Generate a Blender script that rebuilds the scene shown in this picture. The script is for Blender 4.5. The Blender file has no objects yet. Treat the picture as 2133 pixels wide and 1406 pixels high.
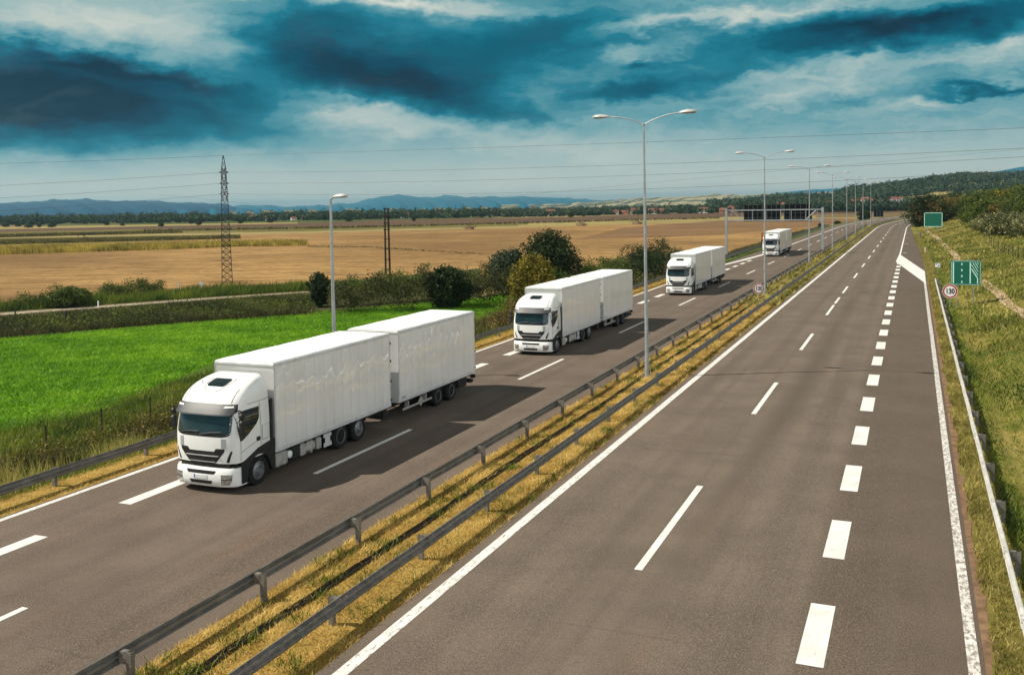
import bpy, math, random
import numpy as np
from mathutils import Matrix, Vector
random.seed(7); RNG = np.random.default_rng(11)
S = bpy.context.scene
COL = S.collection
# ------------------------------------------------------------------ camera model (metres; road runs along +Y)
W0, H0 = 2133, 1406
F0, PITCH, ROLL, YAW, HC = 1956.65, .0503, -.0161, .387, 9.3833
PX, PY = 1107.162, 521.64
_fw = Vector((-math.sin(YAW)*math.cos(PITCH), math.cos(YAW)*math.cos(PITCH), -math.sin(PITCH)))
_r0 = Vector((math.cos(YAW), math.sin(YAW), 0)); _u0 = _r0.cross(_fw)
_r = math.cos(ROLL)*_r0 + math.sin(ROLL)*_u0; _u = -math.sin(ROLL)*_r0 + math.cos(ROLL)*_u0
cd = bpy.data.cameras.new('camera'); co = bpy.data.objects.new('camera', cd); COL.objects.link(co)
M = Matrix.Identity(4)
for i in range(3):
    M[i][0] = _r[i]; M[i][1] = _u[i]; M[i][2] = -_fw[i]
M[2][3] = HC
co.matrix_world = M
cd.sensor_width = 36; cd.lens = F0/W0*36
cd.shift_x = (W0/2-PX)/W0; cd.shift_y = (PY-H0/2)/W0
cd.clip_start = .5; cd.clip_end = 40000
S.camera = co
def ray(px, py):
    px, py = float(px), float(py)
    d = _fw + (px-PX)/F0*_r - (py-PY)/F0*_u
    return d
def gp(px, py, z=0.):                      # survey helper: point of the level plane z seen in that direction
    d = ray(px, py); t = (z-HC)/d.z
    return (d.x*t, d.y*t)
def horizon(px):
    return PY + F0*(_fw.z + (px-PX)/F0*_r.z)/_u.z
def at_dist(px, py, y):
    d = ray(px, py); t = y/d.y
    return Vector((d.x*t, y, HC+d.z*t))
ZF = -2.0                                  # level of the plain left of the motorway
def xoff(y):                               # the motorway bends right in the distance
    return 5e-4*max(0., y-300)**2
# ------------------------------------------------------------------ tagging
def tag(o, label=None, cat=None, group=None, kind=None):
    if label: o['label'] = label
    if cat: o['category'] = cat
    if group: o['group'] = group
    if kind: o['kind'] = kind
    return o
def empty(name, loc=(0, 0, 0), rz=0.):
    o = bpy.data.objects.new(name, None); COL.objects.link(o)
    o.location = loc; o.rotation_euler = (0, 0, rz); o.empty_display_size = .2
    return o
def copy_tree(o, parent=None):
    c = o.copy(); COL.objects.link(c)
    if parent: c.parent = parent
    for ch in list(o.children): copy_tree(ch, c)
    return c
# ------------------------------------------------------------------ mesh builder
class MB:
    def __init__(s): s.v = []; s.f = []
    def add(s, vs, fs):
        n = len(s.v); s.v += [tuple(v) for v in vs]; s.f += [tuple(i+n for i in f) for f in fs]; return s
    def box(s, x0, x1, y0, y1, z0, z1, c=0.):
        if c <= 0:
            v = [(x, y, z) for z in (z0, z1) for y in (y0, y1) for x in (x0, x1)]
            return s.add(v, [(0, 2, 3, 1), (4, 5, 7, 6), (0, 1, 5, 4), (2, 6, 7, 3), (0, 4, 6, 2), (1, 3, 7, 5)])
        c = min(c, .49*(x1-x0), .49*(y1-y0), .49*(z1-z0))
        def ring(d, z):
            a, b, e, f = x0+d, x1-d, y0+d, y1-d; k = c if d == 0 else c*.3
            return [(a+k, e, z), (b-k, e, z), (b, e+k, z), (b, f-k, z), (b-k, f, z), (a+k, f, z), (a, f-k, z), (a, e+k, z)]
        rs = [ring(c, z0), ring(0, z0+c), ring(0, z1-c), ring(c, z1)]
        v = sum(rs, []); fs = [tuple(range(7, -1, -1)), tuple(range(24, 32))]
        for k in range(3):
            for i in range(8):
                j = (i+1) % 8; fs.append((k*8+i, k*8+j, k*8+8+j, k*8+8+i))
        return s.add(v, fs)
    def tube(s, pts, r, n=8, cap=True):
        pts = [Vector(p) for p in pts]; m = len(pts)
        rr = r if isinstance(r, (list, tuple)) else [r]*m
        vs = []; fs = []; up = None
        for k in range(m):
            a = pts[max(0, k-1)]; b = pts[min(m-1, k+1)]; t = (b-a).normalized()
            if up is None: up = Vector((0, 0, 1)) if abs(t.z) < .9 else Vector((0, 1, 0))
            e = t.cross(up).normalized(); g = e.cross(t).normalized(); up = g if abs(t.dot(up)) > .99 else up
            for i in range(n):
                w = 2*math.pi*i/n; vs.append(pts[k] + e*(rr[k]*math.cos(w)) + g*(rr[k]*math.sin(w)))
        for k in range(m-1):
            for i in range(n):
                j = (i+1) % n; fs.append((k*n+i, k*n+j, k*n+n+j, k*n+n+i))
        if cap: fs += [tuple(range(n-1, -1, -1)), tuple(range((m-1)*n, m*n))]
        return s.add(vs, fs)
    def lathe(s, prof, axis='x', c=(0, 0, 0), n=24, flip=False):      # prof: (along, radius)
        vs = []; fs = []; m = len(prof)
        for (a, r) in prof:
            for i in range(n):
                w = 2*math.pi*i/n; p, q = r*math.cos(w), r*math.sin(w)
                d = {'x': (a, p, q), 'y': (p, a, q), 'z': (p, q, a)}[axis]
                vs.append((c[0]+d[0], c[1]+d[1], c[2]+d[2]))
        for k in range(m-1):
            for i in range(n):
                j = (i+1) % n
                fs.append((k*n+i, k*n+j, k*n+n+j, k*n+n+i))
        fs += [tuple(range(n-1, -1, -1)), tuple(range((m-1)*n, m*n))]
        return s.add(vs, fs)
    def prism(s, poly, z0, z1):
        n = len(poly); v = [(x, y, z0) for x, y in poly]+[(x, y, z1) for x, y in poly]
        f = [tuple(range(n-1, -1, -1)), tuple(range(n, 2*n))]+[(i, (i+1) % n, n+(i+1) % n, n+i) for i in range(n)]
        return s.add(v, f)
    def grid(s, rows, close=False):
        n = len(rows[0]); v = sum([list(r) for r in rows], [])
        f = []
        for k in range(len(rows)-1):
            for i in range(n-(0 if close else 1)):
                j = (i+1) % n; f.append((k*n+i, k*n+j, k*n+n+j, k*n+n+i))
        return s.add(v, f)
    def build(s, name, m, parent=None, smooth=40, loc=None):
        me = bpy.data.meshes.new(name); me.from_pydata(s.v, [], s.f); me.update()
        import bmesh
        b = bmesh.new(); b.from_mesh(me); bmesh.ops.recalc_face_normals(b, faces=b.faces); b.to_mesh(me); b.free()
        if smooth:
            me.shade_smooth(); me.set_sharp_from_angle(angle=math.radians(smooth))
        me.materials.append(m)
        o = bpy.data.objects.new(name, me); COL.objects.link(o)
        if parent: o.parent = parent
        if loc: o.location = loc
        return o
def sheet(mb_rows, name, m, parent=None, smooth=True):
    n = len(mb_rows[0]); v = np.array(sum([list(r) for r in mb_rows], []), dtype=np.float32)
    R = len(mb_rows); i = np.arange(R-1)[:, None]*n+np.arange(n-1)[None]
    f = np.stack([i, i+1, i+n+1, i+n], -1).reshape(-1, 4)
    return npmesh(name, v, f, m, parent, smooth)
def npmesh(name, V, Fa, m, parent=None, smooth=False, tone=None, cols=None):
    V = np.asarray(V, np.float32); Fa = np.asarray(Fa, np.int32); k = Fa.shape[1]
    me = bpy.data.meshes.new(name)
    me.vertices.add(len(V)); me.vertices.foreach_set('co', V.ravel())
    me.loops.add(Fa.size); me.loops.foreach_set('vertex_index', Fa.ravel())
    me.polygons.add(len(Fa)); me.polygons.foreach_set('loop_start', np.arange(len(Fa), dtype=np.int32)*k)
    me.polygons.foreach_set('loop_total', np.full(len(Fa), k, np.int32))
    if smooth: me.polygons.foreach_set('use_smooth', np.ones(len(Fa), bool))
    me.update(); me.validate()
    if tone is not None:
        a = me.attributes.new('tone', 'FLOAT', 'POINT'); a.data.foreach_set('value', np.asarray(tone, np.float32))
    me.materials.append(m)
    o = bpy.data.objects.new(name, me); COL.objects.link(o)
    if parent: o.parent = parent
    return o
# ------------------------------------------------------------------ materials
def newmat(name):
    m = bpy.data.materials.new(name); m.use_nodes = True; nt = m.node_tree
    p = nt.nodes['Principled BSDF']; return m, nt, p
def N(nt, t, **k):
    n = nt.nodes.new(t)
    for a, b in k.items():
        if a in n.inputs.keys() if isinstance(a, str) else False: n.inputs[a].default_value = b
        else: setattr(n, a, b)
    return n
def L(nt, a, b): nt.links.new(a, b)
def math_(nt, op, a, b=None, c=None, clamp=False):
    n = nt.nodes.new('ShaderNodeMath'); n.operation = op; n.use_clamp = clamp
    for i, x in enumerate((a, b, c)):
        if x is None: continue
        if isinstance(x, (int, float)): n.inputs[i].default_value = x
        else: nt.links.new(x, n.inputs[i])
    return n.outputs[0]
def mixc(nt, f, a, b, mode='MIX'):
    n = nt.nodes.new('ShaderNodeMix'); n.data_type = 'RGBA'; n.blend_type = mode
    for s, x in ((n.inputs[0], f), (n.inputs[6], a), (n.inputs[7], b)):
        if isinstance(x, (int, float)): s.default_value = x
        elif isinstance(x, tuple): s.default_value = (*x[:3], 1)
        else: nt.links.new(x, s)
    return n.outputs[2]
def noise(nt, vec, scale, detail=4, rough=.55, dist=0.):
    n = nt.nodes.new('ShaderNodeTexNoise'); n.inputs['Scale'].default_value = scale
    n.inputs['Detail'].default_value = detail; n.inputs['Roughness'].default_value = rough
    n.inputs['Distortion'].default_value = dist
    if vec is not None: nt.links.new(vec, n.inputs['Vector'])
    return n.outputs['Fac'], n.outputs['Color']
def smooth_(nt, x, a, b, lo=0., hi=1.):
    n = nt.nodes.new('ShaderNodeMapRange'); n.interpolation_type = 'SMOOTHSTEP'
    nt.links.new(x, n.inputs[0]); n.inputs[1].default_value = a; n.inputs[2].default_value = b
    n.inputs[3].default_value = lo; n.inputs[4].default_value = hi
    return n.outputs[0]
def pos(nt, sc=(1, 1, 1), rot=0.):
    g = nt.nodes.new('ShaderNodeNewGeometry'); mp = nt.nodes.new('ShaderNodeMapping'); src = g.outputs['Position']
    if rot:
        m0 = nt.nodes.new('ShaderNodeMapping'); m0.inputs['Rotation'].default_value = (0, 0, rot); nt.links.new(src, m0.inputs['Vector']); src = m0.outputs[0]
    mp.inputs['Scale'].default_value = sc
    nt.links.new(src, mp.inputs['Vector']); return mp.outputs[0]
def bump(nt, p, h, strength=.4, dist=.02):
    b = nt.nodes.new('ShaderNodeBump'); b.inputs['Strength'].default_value = strength; b.inputs['Distance'].default_value = dist
    nt.links.new(h, b.inputs['Height']); nt.links.new(b.outputs[0], p.inputs['Normal'])
def plain(name, col, rough=.5, metal=0., coat=0., spec=.5, var=.12, scale=3., grime=0.):
    m, nt, p = newmat(name)
    f, c = noise(nt, pos(nt), scale, 5)
    dk = tuple(x*(1-var) for x in col); lt = tuple(min(1, x*(1+var*.6)) for x in col)
    o = mixc(nt, smooth_(nt, f, .35, .65), dk, lt)
    if grime:
        f2, _ = noise(nt, pos(nt, (1, 1, .35)), 5.5, 6, .65)
        o = mixc(nt, smooth_(nt, f2, .5, .8, 0, grime), o, (.11, .085, .06))
    L(nt, o, p.inputs['Base Color'])
    p.inputs['Roughness'].default_value = rough; p.inputs['Metallic'].default_value = metal
    p.inputs['Coat Weight'].default_value = coat; p.inputs['Coat Roughness'].default_value = .04
    p.inputs['Specular IOR Level'].default_value = spec
    return m
def grassmat(name, c1, c2, c3, s1=.25, s2=3., s3=40., b=.5):
    m, nt, p = newmat(name); v = pos(nt)
    f1, _ = noise(nt, v, s1, 5, .6); f2, _ = noise(nt, v, s2, 5, .6); f3, _ = noise(nt, v, s3, 3, .6)
    a = mixc(nt, smooth_(nt, f1, .35, .65), c1, c2)
    a = mixc(nt, smooth_(nt, f2, .45, .75), a, c3)
    a = mixc(nt, smooth_(nt, f3, .3, .75, 0, .8), a, mixc(nt, 1., a, (.42, .42, .38), 'MULTIPLY'))
    L(nt, a, p.inputs['Base Color']); p.inputs['Roughness'].default_value = .9; p.inputs['Specular IOR Level'].default_value = .15
    bump(nt, p, f3, b, .06)
    return m
def leafmat(name, dark, mid, light, rough=.6, trans=.25):
    m, nt, p = newmat(name)
    at = nt.nodes.new('ShaderNodeAttribute'); at.attribute_name = 'tone'
    r = nt.nodes.new('ShaderNodeValToRGB'); e = r.color_ramp.elements
    e[0].position = .05; e[0].color = (*dark, 1); e[1].position = .95; e[1].color = (*light, 1)
    k = e.new(.5); k.color = (*mid, 1)
    L(nt, at.outputs['Fac'], r.inputs[0])
    L(nt, r.outputs[0], p.inputs['Base Color']); p.inputs['Roughness'].default_value = rough
    p.inputs['Specular IOR Level'].default_value = .25
    if trans:
        t = nt.nodes.new('ShaderNodeBsdfTranslucent'); L(nt, r.outputs[0], t.inputs[0])
        mx = nt.nodes.new('ShaderNodeMixShader'); mx.inputs[0].default_value = trans
        out = nt.nodes['Material Output']
        L(nt, p.outputs[0], mx.inputs[1]); L(nt, t.outputs[0], mx.inputs[2]); L(nt, mx.outputs[0], out.inputs[0])
    return m
def asphaltmat(name, base, lanes, streak, newer=False):
    m, nt, p = newmat(name); v = pos(nt)
    g = nt.nodes.new('ShaderNodeNewGeometry'); sx = nt.nodes.new('ShaderNodeSeparateXYZ'); L(nt, g.outputs['Position'], sx.inputs[0])
    xx = sx.outputs[0]
    f1, _ = noise(nt, v, .35, 5, .6); f2, _ = noise(nt, v, 12, 4, .75); f3, _ = noise(nt, v, 38, 3, .8)
    col = mixc(nt, smooth_(nt, f1, .3, .7), tuple(c*.72 for c in base), tuple(c*1.16 for c in base))
    rst, _ = noise(nt, pos(nt, (.8, .12, 1)), 1., 4, .6)
    col = mixc(nt, smooth_(nt, rst, .52, .75, 0, .55), col, (base[0]*1.12, base[1]*.86, base[2]*.68))
    if newer: col = mixc(nt, smooth_(nt, xx, -2.6, -1.9, 0, .85), col, mixc(nt, 1., col, (.50, .46, .43), 'MULTIPLY'))     # later-laid darker surface of the merging lane
    # worn wheel paths: rubber darkens bands along each lane
    dark = None
    ln, _ = noise(nt, pos(nt, (.55, .035, 1)), 1., 4, .55)
    for (cx, amp, wd) in lanes:
        d = math_(nt, 'ABSOLUTE', math_(nt, 'SUBTRACT', xx, cx))
        b = smooth_(nt, d, 0., wd, amp, 0.)
        dark = b if dark is None else math_(nt, 'MAXIMUM', dark, b)
    dark = math_(nt, 'MULTIPLY', dark, smooth_(nt, ln, .3, .62))
    col = mixc(nt, dark, col, tuple(c*.38 for c in base))
    sk, _ = noise(nt, pos(nt, (2.2, .03, 1)), 1., 3, .5)
    col = mixc(nt, smooth_(nt, sk, .44, .72, 0, streak*1.25), col, tuple(c*.6 for c in base))
    # transverse joints and crack sealing
    jn, _ = noise(nt, pos(nt, (.05, 2.2, 1)), 1., 2, .5)
    col = mixc(nt, smooth_(nt, jn, .69, .74, 0, .5), col, tuple(c*.5 for c in base))
    col = mixc(nt, smooth_(nt, f3, .42, .7, 0, .9), col, tuple(c*2.2 for c in base))
    col = mixc(nt, smooth_(nt, f2, .45, .75, 0, .4), col, tuple(c*.55 for c in base))
    L(nt, col, p.inputs['Base Color']); p.inputs['Roughness'].default_value = .82; p.inputs['Specular IOR Level'].default_value = .25
    bump(nt, p, f3, .25, .006)
    return m
def paintmat(name, worn):
    m, nt, p = newmat(name)
    f, _ = noise(nt, pos(nt, (1, .45, 1)), 9., 6, .75); f2, _ = noise(nt, pos(nt), 60., 3, .7)
    w = smooth_(nt, math_(nt, 'ADD', math_(nt, 'MULTIPLY', f, .7), math_(nt, 'MULTIPLY', f2, .3)), .62-worn, .70-worn)
    f4, _ = noise(nt, pos(nt), 1.3, 4, .6)
    c = mixc(nt, smooth_(nt, f4, .3, .7), (.66, .645, .60), (.78, .77, .74))
    L(nt, mixc(nt, w, c, (.26, .22, .185)), p.inputs['Base Color']); p.inputs['Roughness'].default_value = .6
    return m
MT = {}
def mk():
    MT['white'] = plain('white_paint', (.82, .82, .80), .35, 0, .25, .5, .03, 1.2); MT['roofwhite'] = plain('roof_paint', (.84, .84, .82), .6, 0, 0, .3, .05, 1.)
    for nm_, ya, pw in (('panel', 1.98, 7.73/13), ('panel2', 10.42, 7.52/13)):
     m, nt, p = newmat('cargo_panel')
     f, _ = noise(nt, pos(nt, (1, .8, .25)), 1.6, 5, .6); g, _ = noise(nt, pos(nt), 14, 4, .6)
     c = mixc(nt, smooth_(nt, f, .35, .75), (.80, .80, .785), (.72, .715, .69))
     c = mixc(nt, smooth_(nt, g, .55, .85, 0, .25), c, (.6, .58, .53))
     tx = nt.nodes.new('ShaderNodeTexCoord'); s3 = nt.nodes.new('ShaderNodeSeparateXYZ'); L(nt, tx.outputs['Object'], s3.inputs[0])
     u = math_(nt, 'FRACT', math_(nt, 'ADD', math_(nt, 'DIVIDE', math_(nt, 'SUBTRACT', s3.outputs[1], ya), pw), .5))
     c = mixc(nt, smooth_(nt, math_(nt, 'ABSOLUTE', math_(nt, 'SUBTRACT', u, .5)), .008, .022, .55, 0), c, (.33, .34, .34))
     L(nt, c, p.inputs['Base Color'])
     p.inputs['Roughness'].default_value = .3; p.inputs['Coat Weight'].default_value = 1.; p.inputs['Coat Roughness'].default_value = .015; p.inputs['Coat IOR'].default_value = 2.15
     MT[nm_] = m
    MT['trim'] = plain('aluminium_trim', (.62, .63, .63), .4, .25, .2)
    MT['seam'] = plain('panel_seam', (.5, .5, .49), .5)
    MT['black'] = plain('black_plastic', (.018, .018, .019), .5, 0, 0, .4, .3)
    MT['visor'] = plain('tinted_visor', (.045, .048, .052), .5)
    MT['dark'] = plain('dark_chassis', (.02, .019, .018), .7, 0, 0, .3, .3, 4, .3)
    MT['rubber'] = plain('tyre_rubber', (.016, .016, .016), .85, 0, 0, .2, .3)
    MT['rim'] = plain('steel_rim', (.20, .205, .215), .4, .5, 0, .5, .25, 8, .3)
    MT['tank'] = plain('brushed_tank', (.52, .51, .49), .42, .55, 0, .5, .15, 5, .3)
    MT['greyplate'] = plain('grey_plate', (.32, .35, .36), .4)
    MT['plate'] = plain('plate_white', (.7, .7, .68), .4)
    MT['blue'] = plain('plate_blue', (.03, .09, .35), .4)
    m, nt, p = newmat('windscreen_glass'); f, _ = noise(nt, pos(nt), .9, 3)
    L(nt, mixc(nt, smooth_(nt, f, .3, .7), (.006, .014, .017), (.012, .03, .034)), p.inputs['Base Color'])
    p.inputs['Roughness'].default_value = .03; p.inputs['IOR'].default_value = 1.42; p.inputs['Coat Weight'].default_value = 1.; p.inputs['Coat Roughness'].default_value = .01; p.inputs['Coat IOR'].default_value = 1.35
    MT['glass'] = m
    m, nt, p = newmat('headlight_lens'); v = nt.nodes.new('ShaderNodeTexVoronoi'); v.inputs['Scale'].default_value = 14; L(nt, pos(nt), v.inputs['Vector'])
    L(nt, mixc(nt, v.outputs['Distance'], (.75, .73, .68), (.18, .18, .18)), p.inputs['Base Color']); p.inputs['Roughness'].default_value = .08; p.inputs['Metallic'].default_value = .55; p.inputs['Coat Weight'].default_value = 1
    MT['lens'] = m
    MT['steel'] = plain('galvanised_steel', (.22, .215, .205), .42, .5, 0, .5, .22, 2.5, .25)
    MT['weathered'] = plain('weathered_steel', (.20, .185, .165), .55, .3, 0, .5, .3, 6, .5)
    MT['steelbright'] = plain('sunlit_steel', (.60, .59, .55), .5, .2, 0, .5, .15, 2.5, .2)  # paler copy of the rail steel: sunlit top edge put into its colour
    MT['pole'] = plain('lamp_pole', (.36, .38, .39), .45, .4, 0, .5, .15, 2)
    MT['lamp'] = plain('lamp_housing', (.42, .43, .42), .5, .1)
    MT['lampglass'] = plain('lamp_glass', (.2, .17, .13), .2)
    MT['lattice'] = plain('lattice_steel', (.035, .03, .028), .7, .2)
    MT['concrete'] = plain('concrete', (.30, .28, .25), .85, 0, 0, .2, .2, 3, .3)
    MT['wood'] = plain('old_wood', (.055, .04, .03), .9, 0, 0, .2, .35, 6)
    MT['wire'] = plain('wire', (.08, .085, .09), .6, .3)
    MT['green'] = plain('sign_green', (.0, .115, .075), .4, 0, .2, .5, .05)
    MT['mint'] = plain('sign_line', (.50, .78, .68), .4)
    MT['signwhite'] = plain('sign_white', (.8, .8, .78), .4)
    MT['signred'] = plain('sign_red', (.42, .015, .018), .4)
    MT['signblack'] = plain('sign_black', (.01, .01, .01), .4)
    MT['frame'] = plain('panel_frame', (.13, .14, .145), .5, .3); MT['signback'] = plain('sign_back', (.006, .006, .007), .8, 0, 0, .1)
    MT['orange'] = plain('orange_board', (.65, .17, .03), .5)
    MT['wall'] = plain('house_wall', (.72, .66, .56), .9)
    MT['wallb'] = plain('house_wall_brick', (.42, .17, .10), .9)
    MT['roof'] = plain('roof_tile', (.20, .085, .062), .9, 0, 0, .2, .3, .5)
    MT['paint'] = paintmat('road_paint', .055); MT['paintworn'] = paintmat('road_paint_worn', .15); MT['paintmid'] = paintmat('road_paint_mid', .10)
    MT['asphR'] = asphaltmat('asphalt_right', (.120, .095, .073), [(-5.15, .9, 1.0), (-3.4, .6, .7), (-9.6, .5, .55), (-7.7, .5, .55), (-.9, .35, .5)], .45, True)
    MT['asphL'] = asphaltmat('asphalt_left', (.114, .088, .067), [(-21.9, .6, .8), (-20.3, .45, .7), (-18.3, .5, .55), (-16.4, .5, .55)], .4)
    MT['drygrass'] = grassmat('dry_grass', (.42, .26, .06), (.52, .36, .10), (.26, .20, .04), .6, 2.5, 30)
    MT['mediangreen'] = grassmat('median_green', (.10, .115, .022), (.19, .17, .045), (.05, .075, .014), .4, 2., 25)
    MT['bank'] = grassmat('bank_grass', (.075, .14, .014), (.12, .17, .024), (.045, .075, .012), .3, 1.4, 18)
    MT['rough'] = grassmat('rough_grass', (.085, .075, .028), (.06, .075, .018), (.11, .09, .038), .25, 1., 9)
    MT['crop'] = grassmat('crop_green', (.13, .30, .004), (.17, .36, .006), (.075, .20, .003), .12, .8, 4.5, .9)
    MT['hillgrass'] = grassmat('hill_grass', (.13, .145, .022), (.33, .27, .075), (.065, .095, .012), .07, .45, 7)
    MT['soil'] = plain('bare_soil', (.20, .125, .075), .95, 0, 0, .1, .3, 2)
    MT['path'] = plain('path_dirt', (.34, .28, .20), .95, 0, 0, .1, .2, .6)
    MT['drain'] = plain('drain_concrete', (.42, .31, .20), .9, 0, 0, .1, .35, 1.5)
    MT['drainslot'] = plain('drain_dark', (.02, .016, .012), .9, 0, 0, .1, .3, 1.5)
mk()
# ================================================================== setting: ground, roads, fields
def fieldmat(name, c1, c2, c3, ang=.5, rs=1.2, big=.02, b=.8):
    m, nt, p = newmat(name); v = pos(nt)
    f1, _ = noise(nt, v, big, 5, .6); f2, _ = noise(nt, pos(nt, (.05*rs, .26*rs, 1), -.387+ang), 1., 6, .72)
    f3, _ = noise(nt, pos(nt, (.35, 1., 1), -.387+ang), 1.5, 5, .75)
    c = mixc(nt, smooth_(nt, f1, .35, .65), c1, c2)
    c = mixc(nt, smooth_(nt, f2, .44, .64, 0, .85), c, c3)
    c = mixc(nt, smooth_(nt, f3, .46, .70, 0, .85), c, tuple(x*.38 for x in c3))
    L(nt, c, p.inputs['Base Color']); p.inputs['Roughness'].default_value = .95; p.inputs['Specular IOR Level'].default_value = .1
    bump(nt, p, f3, b, .2)
    return m
MT['stubble'] = fieldmat('stubble', (.43, .265, .10), (.225, .135, .055), (.15, .085, .034), .06, 1.2, .011, 1.)
MT['ploughed'] = fieldmat('ploughed_soil', (.115, .07, .042), (.15, .09, .05), (.085, .052, .034), .03, .4)
MT['olive'] = fieldmat('olive_field', (.15, .13, .035), (.20, .16, .05), (.10, .095, .025), .03, .3)
MT['pale'] = fieldmat('pale_field', (.36, .29, .11), (.30, .24, .085), (.26, .2, .075), .03, .3)
MT['russet'] = fieldmat('russet_field', (.25, .15, .07), (.19, .115, .055), (.15, .085, .04), .03, .5)
# --- plain: one sheet out to the horizon
def plainmat():
    m, nt, p = newmat('far_plain'); v = nt.nodes.new('ShaderNodeTexVoronoi'); v.inputs['Scale'].default_value = 1.
    L(nt, pos(nt, (.0016, .0042, 1), .6), v.inputs['Vector'])
    sp = nt.nodes.new('ShaderNodeSeparateColor'); L(nt, v.outputs['Color'], sp.inputs[0])
    r = nt.nodes.new('ShaderNodeValToRGB'); r.color_ramp.interpolation = 'CONSTANT'; e = r.color_ramp.elements
    e[0].color = (.17, .12, .055, 1); e[1].position = .8; e[1].color = (.30, .24, .10, 1)
    for q, c in ((.25, (.12, .12, .04, 1)), (.45, (.22, .15, .07, 1)), (.62, (.08, .10, .03, 1))):
        k = e.new(q); k.color = c
    L(nt, sp.outputs[0], r.inputs[0]); f, _ = noise(nt, pos(nt), .05, 6, .65)
    L(nt, mixc(nt, smooth_(nt, f, .35, .7, 0, .5), r.outputs[0], mixc(nt, 1., r.outputs[0], (.5, .5, .45), 'MULTIPLY')), p.inputs['Base Color'])
    p.inputs['Roughness'].default_value = .95; p.inputs['Specular IOR Level'].default_value = .1
    return m
g = MB(); B = 15000
xs = [-B, -3000, -800, -300, -100, 0, 200, 1000, B]; ys = [-2000, -200, 0, 100, 300, 700, 1500, 4000, B]
g.grid([[(x, y, ZF-.02) for x in xs] for y in ys])
tag(g.build('ground', plainmat(), None, 0), kind='structure')
# --- motorway cross-section strips following the bend
YS = list(np.arange(-20, 300, 5.)) + list(np.arange(300, 721, 8.))
def strip(name, prof, m, parent=None, ys=YS, jit=0.):
    rows = []
    for y in ys:
        s = xoff(y); rows.append([((x(y) if callable(x) else x)+s, y, z) for x, z in prof])
    return sheet(rows, name, m, parent)
def shoulderR(y):
    return float(np.interp(y, [0, 110, 128, 181, 221, 293, 330, 400], [1.38, 1.42, 1.42, .95, .25, -.6, -1.5, -1.8]))
roadR = strip('road', [(-11.12, 0), (-9.4, .012), (-6.4, .03), (-3.5, .012), (shoulderR, 0)], MT['asphR'])
tag(roadR, kind='structure')
roadL = strip('road', [(-25.98, 0), (-23, .02), (-20, .03), (-17, .02), (-14.62, 0)], MT['asphL'])
tag(roadL, kind='structure')
def vergeR(y): return shoulderR(y)-.03
tag(strip('embankment', [(-26.0, -.012), (-26.9, .02), (-27.7, -.04), (-29.0, -.45), (-31.5, -1.25), (-34, -1.7), (lambda y: float(np.interp(y, [0, 85, 125], [-37, -37, -33.5])), -1.9), (lambda y: float(np.interp(y, [0, 85, 125], [-60, -60, -36])), ZF-.012)], MT['bank'],
          ys=YS), kind='structure')
tag(strip('verge', [(-25.95, -.008), (-26.25, .035), (-27.0, .05), (-27.45, .0)], MT['drygrass'], ys=[y for y in YS if y < 140]), kind='structure')
MEDN = [y for y in YS if y <= 85]; MEDF = [y for y in YS if y >= 85]
mprof = [(-14.65, -.004), (-14.2, .05), (-13.2, .03), (-12.2, .06), (-11.45, .04), (-11.08, -.004)]
tag(strip('median_strip', mprof, MT['drygrass'], ys=MEDN), kind='structure')
tag(strip('median_strip', mprof, MT['mediangreen'], ys=MEDF), kind='structure')
# --- hillside on the right
_hn = RNG.normal(size=(24, 2)); _hp = RNG.uniform(0, 6.28, 24)
def hill_z(x, y):
    s = xoff(y); e = float(shoulderR(y))
    d = x-s-e
    if d < 1.0: return .05*min(1, d)
    z = .05
    d -= 1.0
    z -= .38*math.exp(-((d-1.3)/.7)**2)*float(np.interp(y, [0, 95, 115, 400], [1, 1, .4, .3]))
    k = float(np.interp(y, [0, 60, 120, 300], [.17, .19, .2, .2]))
    up = max(0, d-1.6)
    z += k*up*(1-.0022*up) if up < 120 else k*120*(1-.264)
    a = min(1, up/4)
    z += a*(.22*math.sin(x*.33+y*.11)+.16*math.sin(y*.21-x*.17+1)+.1*math.sin(x*.8+y*.5))
    return z
hx = list(np.arange(0, 30, .6))+list(np.arange(30, 140, 4.)); hy = list(np.arange(-20, 60, 2.))+list(np.arange(60, 460, 4.))
rows = []
for y in hy:
    s = xoff(y)+shoulderR(y)-.02
    rows.append([(s+x, y, hill_z(s+x, y)-(.012 if x == 0 else 0)) for x in hx])
hillside = tag(sheet(rows, 'hillside', MT['hillgrass']), kind='structure')
def vgrassmat():
    return grassmat('verge_grass', (.19, .165, .04), (.25, .20, .06), (.11, .115, .02), .8, 4, 35)
rows = [[(xoff(y)+shoulderR(y)-.02+d, y, z) for d, z in ((0, 0.), (.18, .03), (.5, .058), (.95, .066), (1.2, .04))] for y in hy if y < 118]
tag(sheet(rows, 'verge', vgrassmat()), kind='structure')
rows = [[(xoff(y)+shoulderR(y)-.03, y, .004), (xoff(y)+shoulderR(y)+.20+.06*math.sin(y*1.3)+random.uniform(-.05, .05), y, .040)] for y in np.arange(-20, 112, .6)]
tag(sheet(rows, 'verge', MT['soil']), kind='structure')
def onhill(px, py):                         # where that line of sight meets the hillside
    d = ray(px, py); t = 15.
    while t < 900:
        p = Vector((d.x*t, d.y*t, HC+d.z*t))
        if p.z <= (hill_z(p.x, p.y) if p.x > xoff(p.y)+shoulderR(p.y) else 0): return p
        t += .5
    return p
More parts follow.
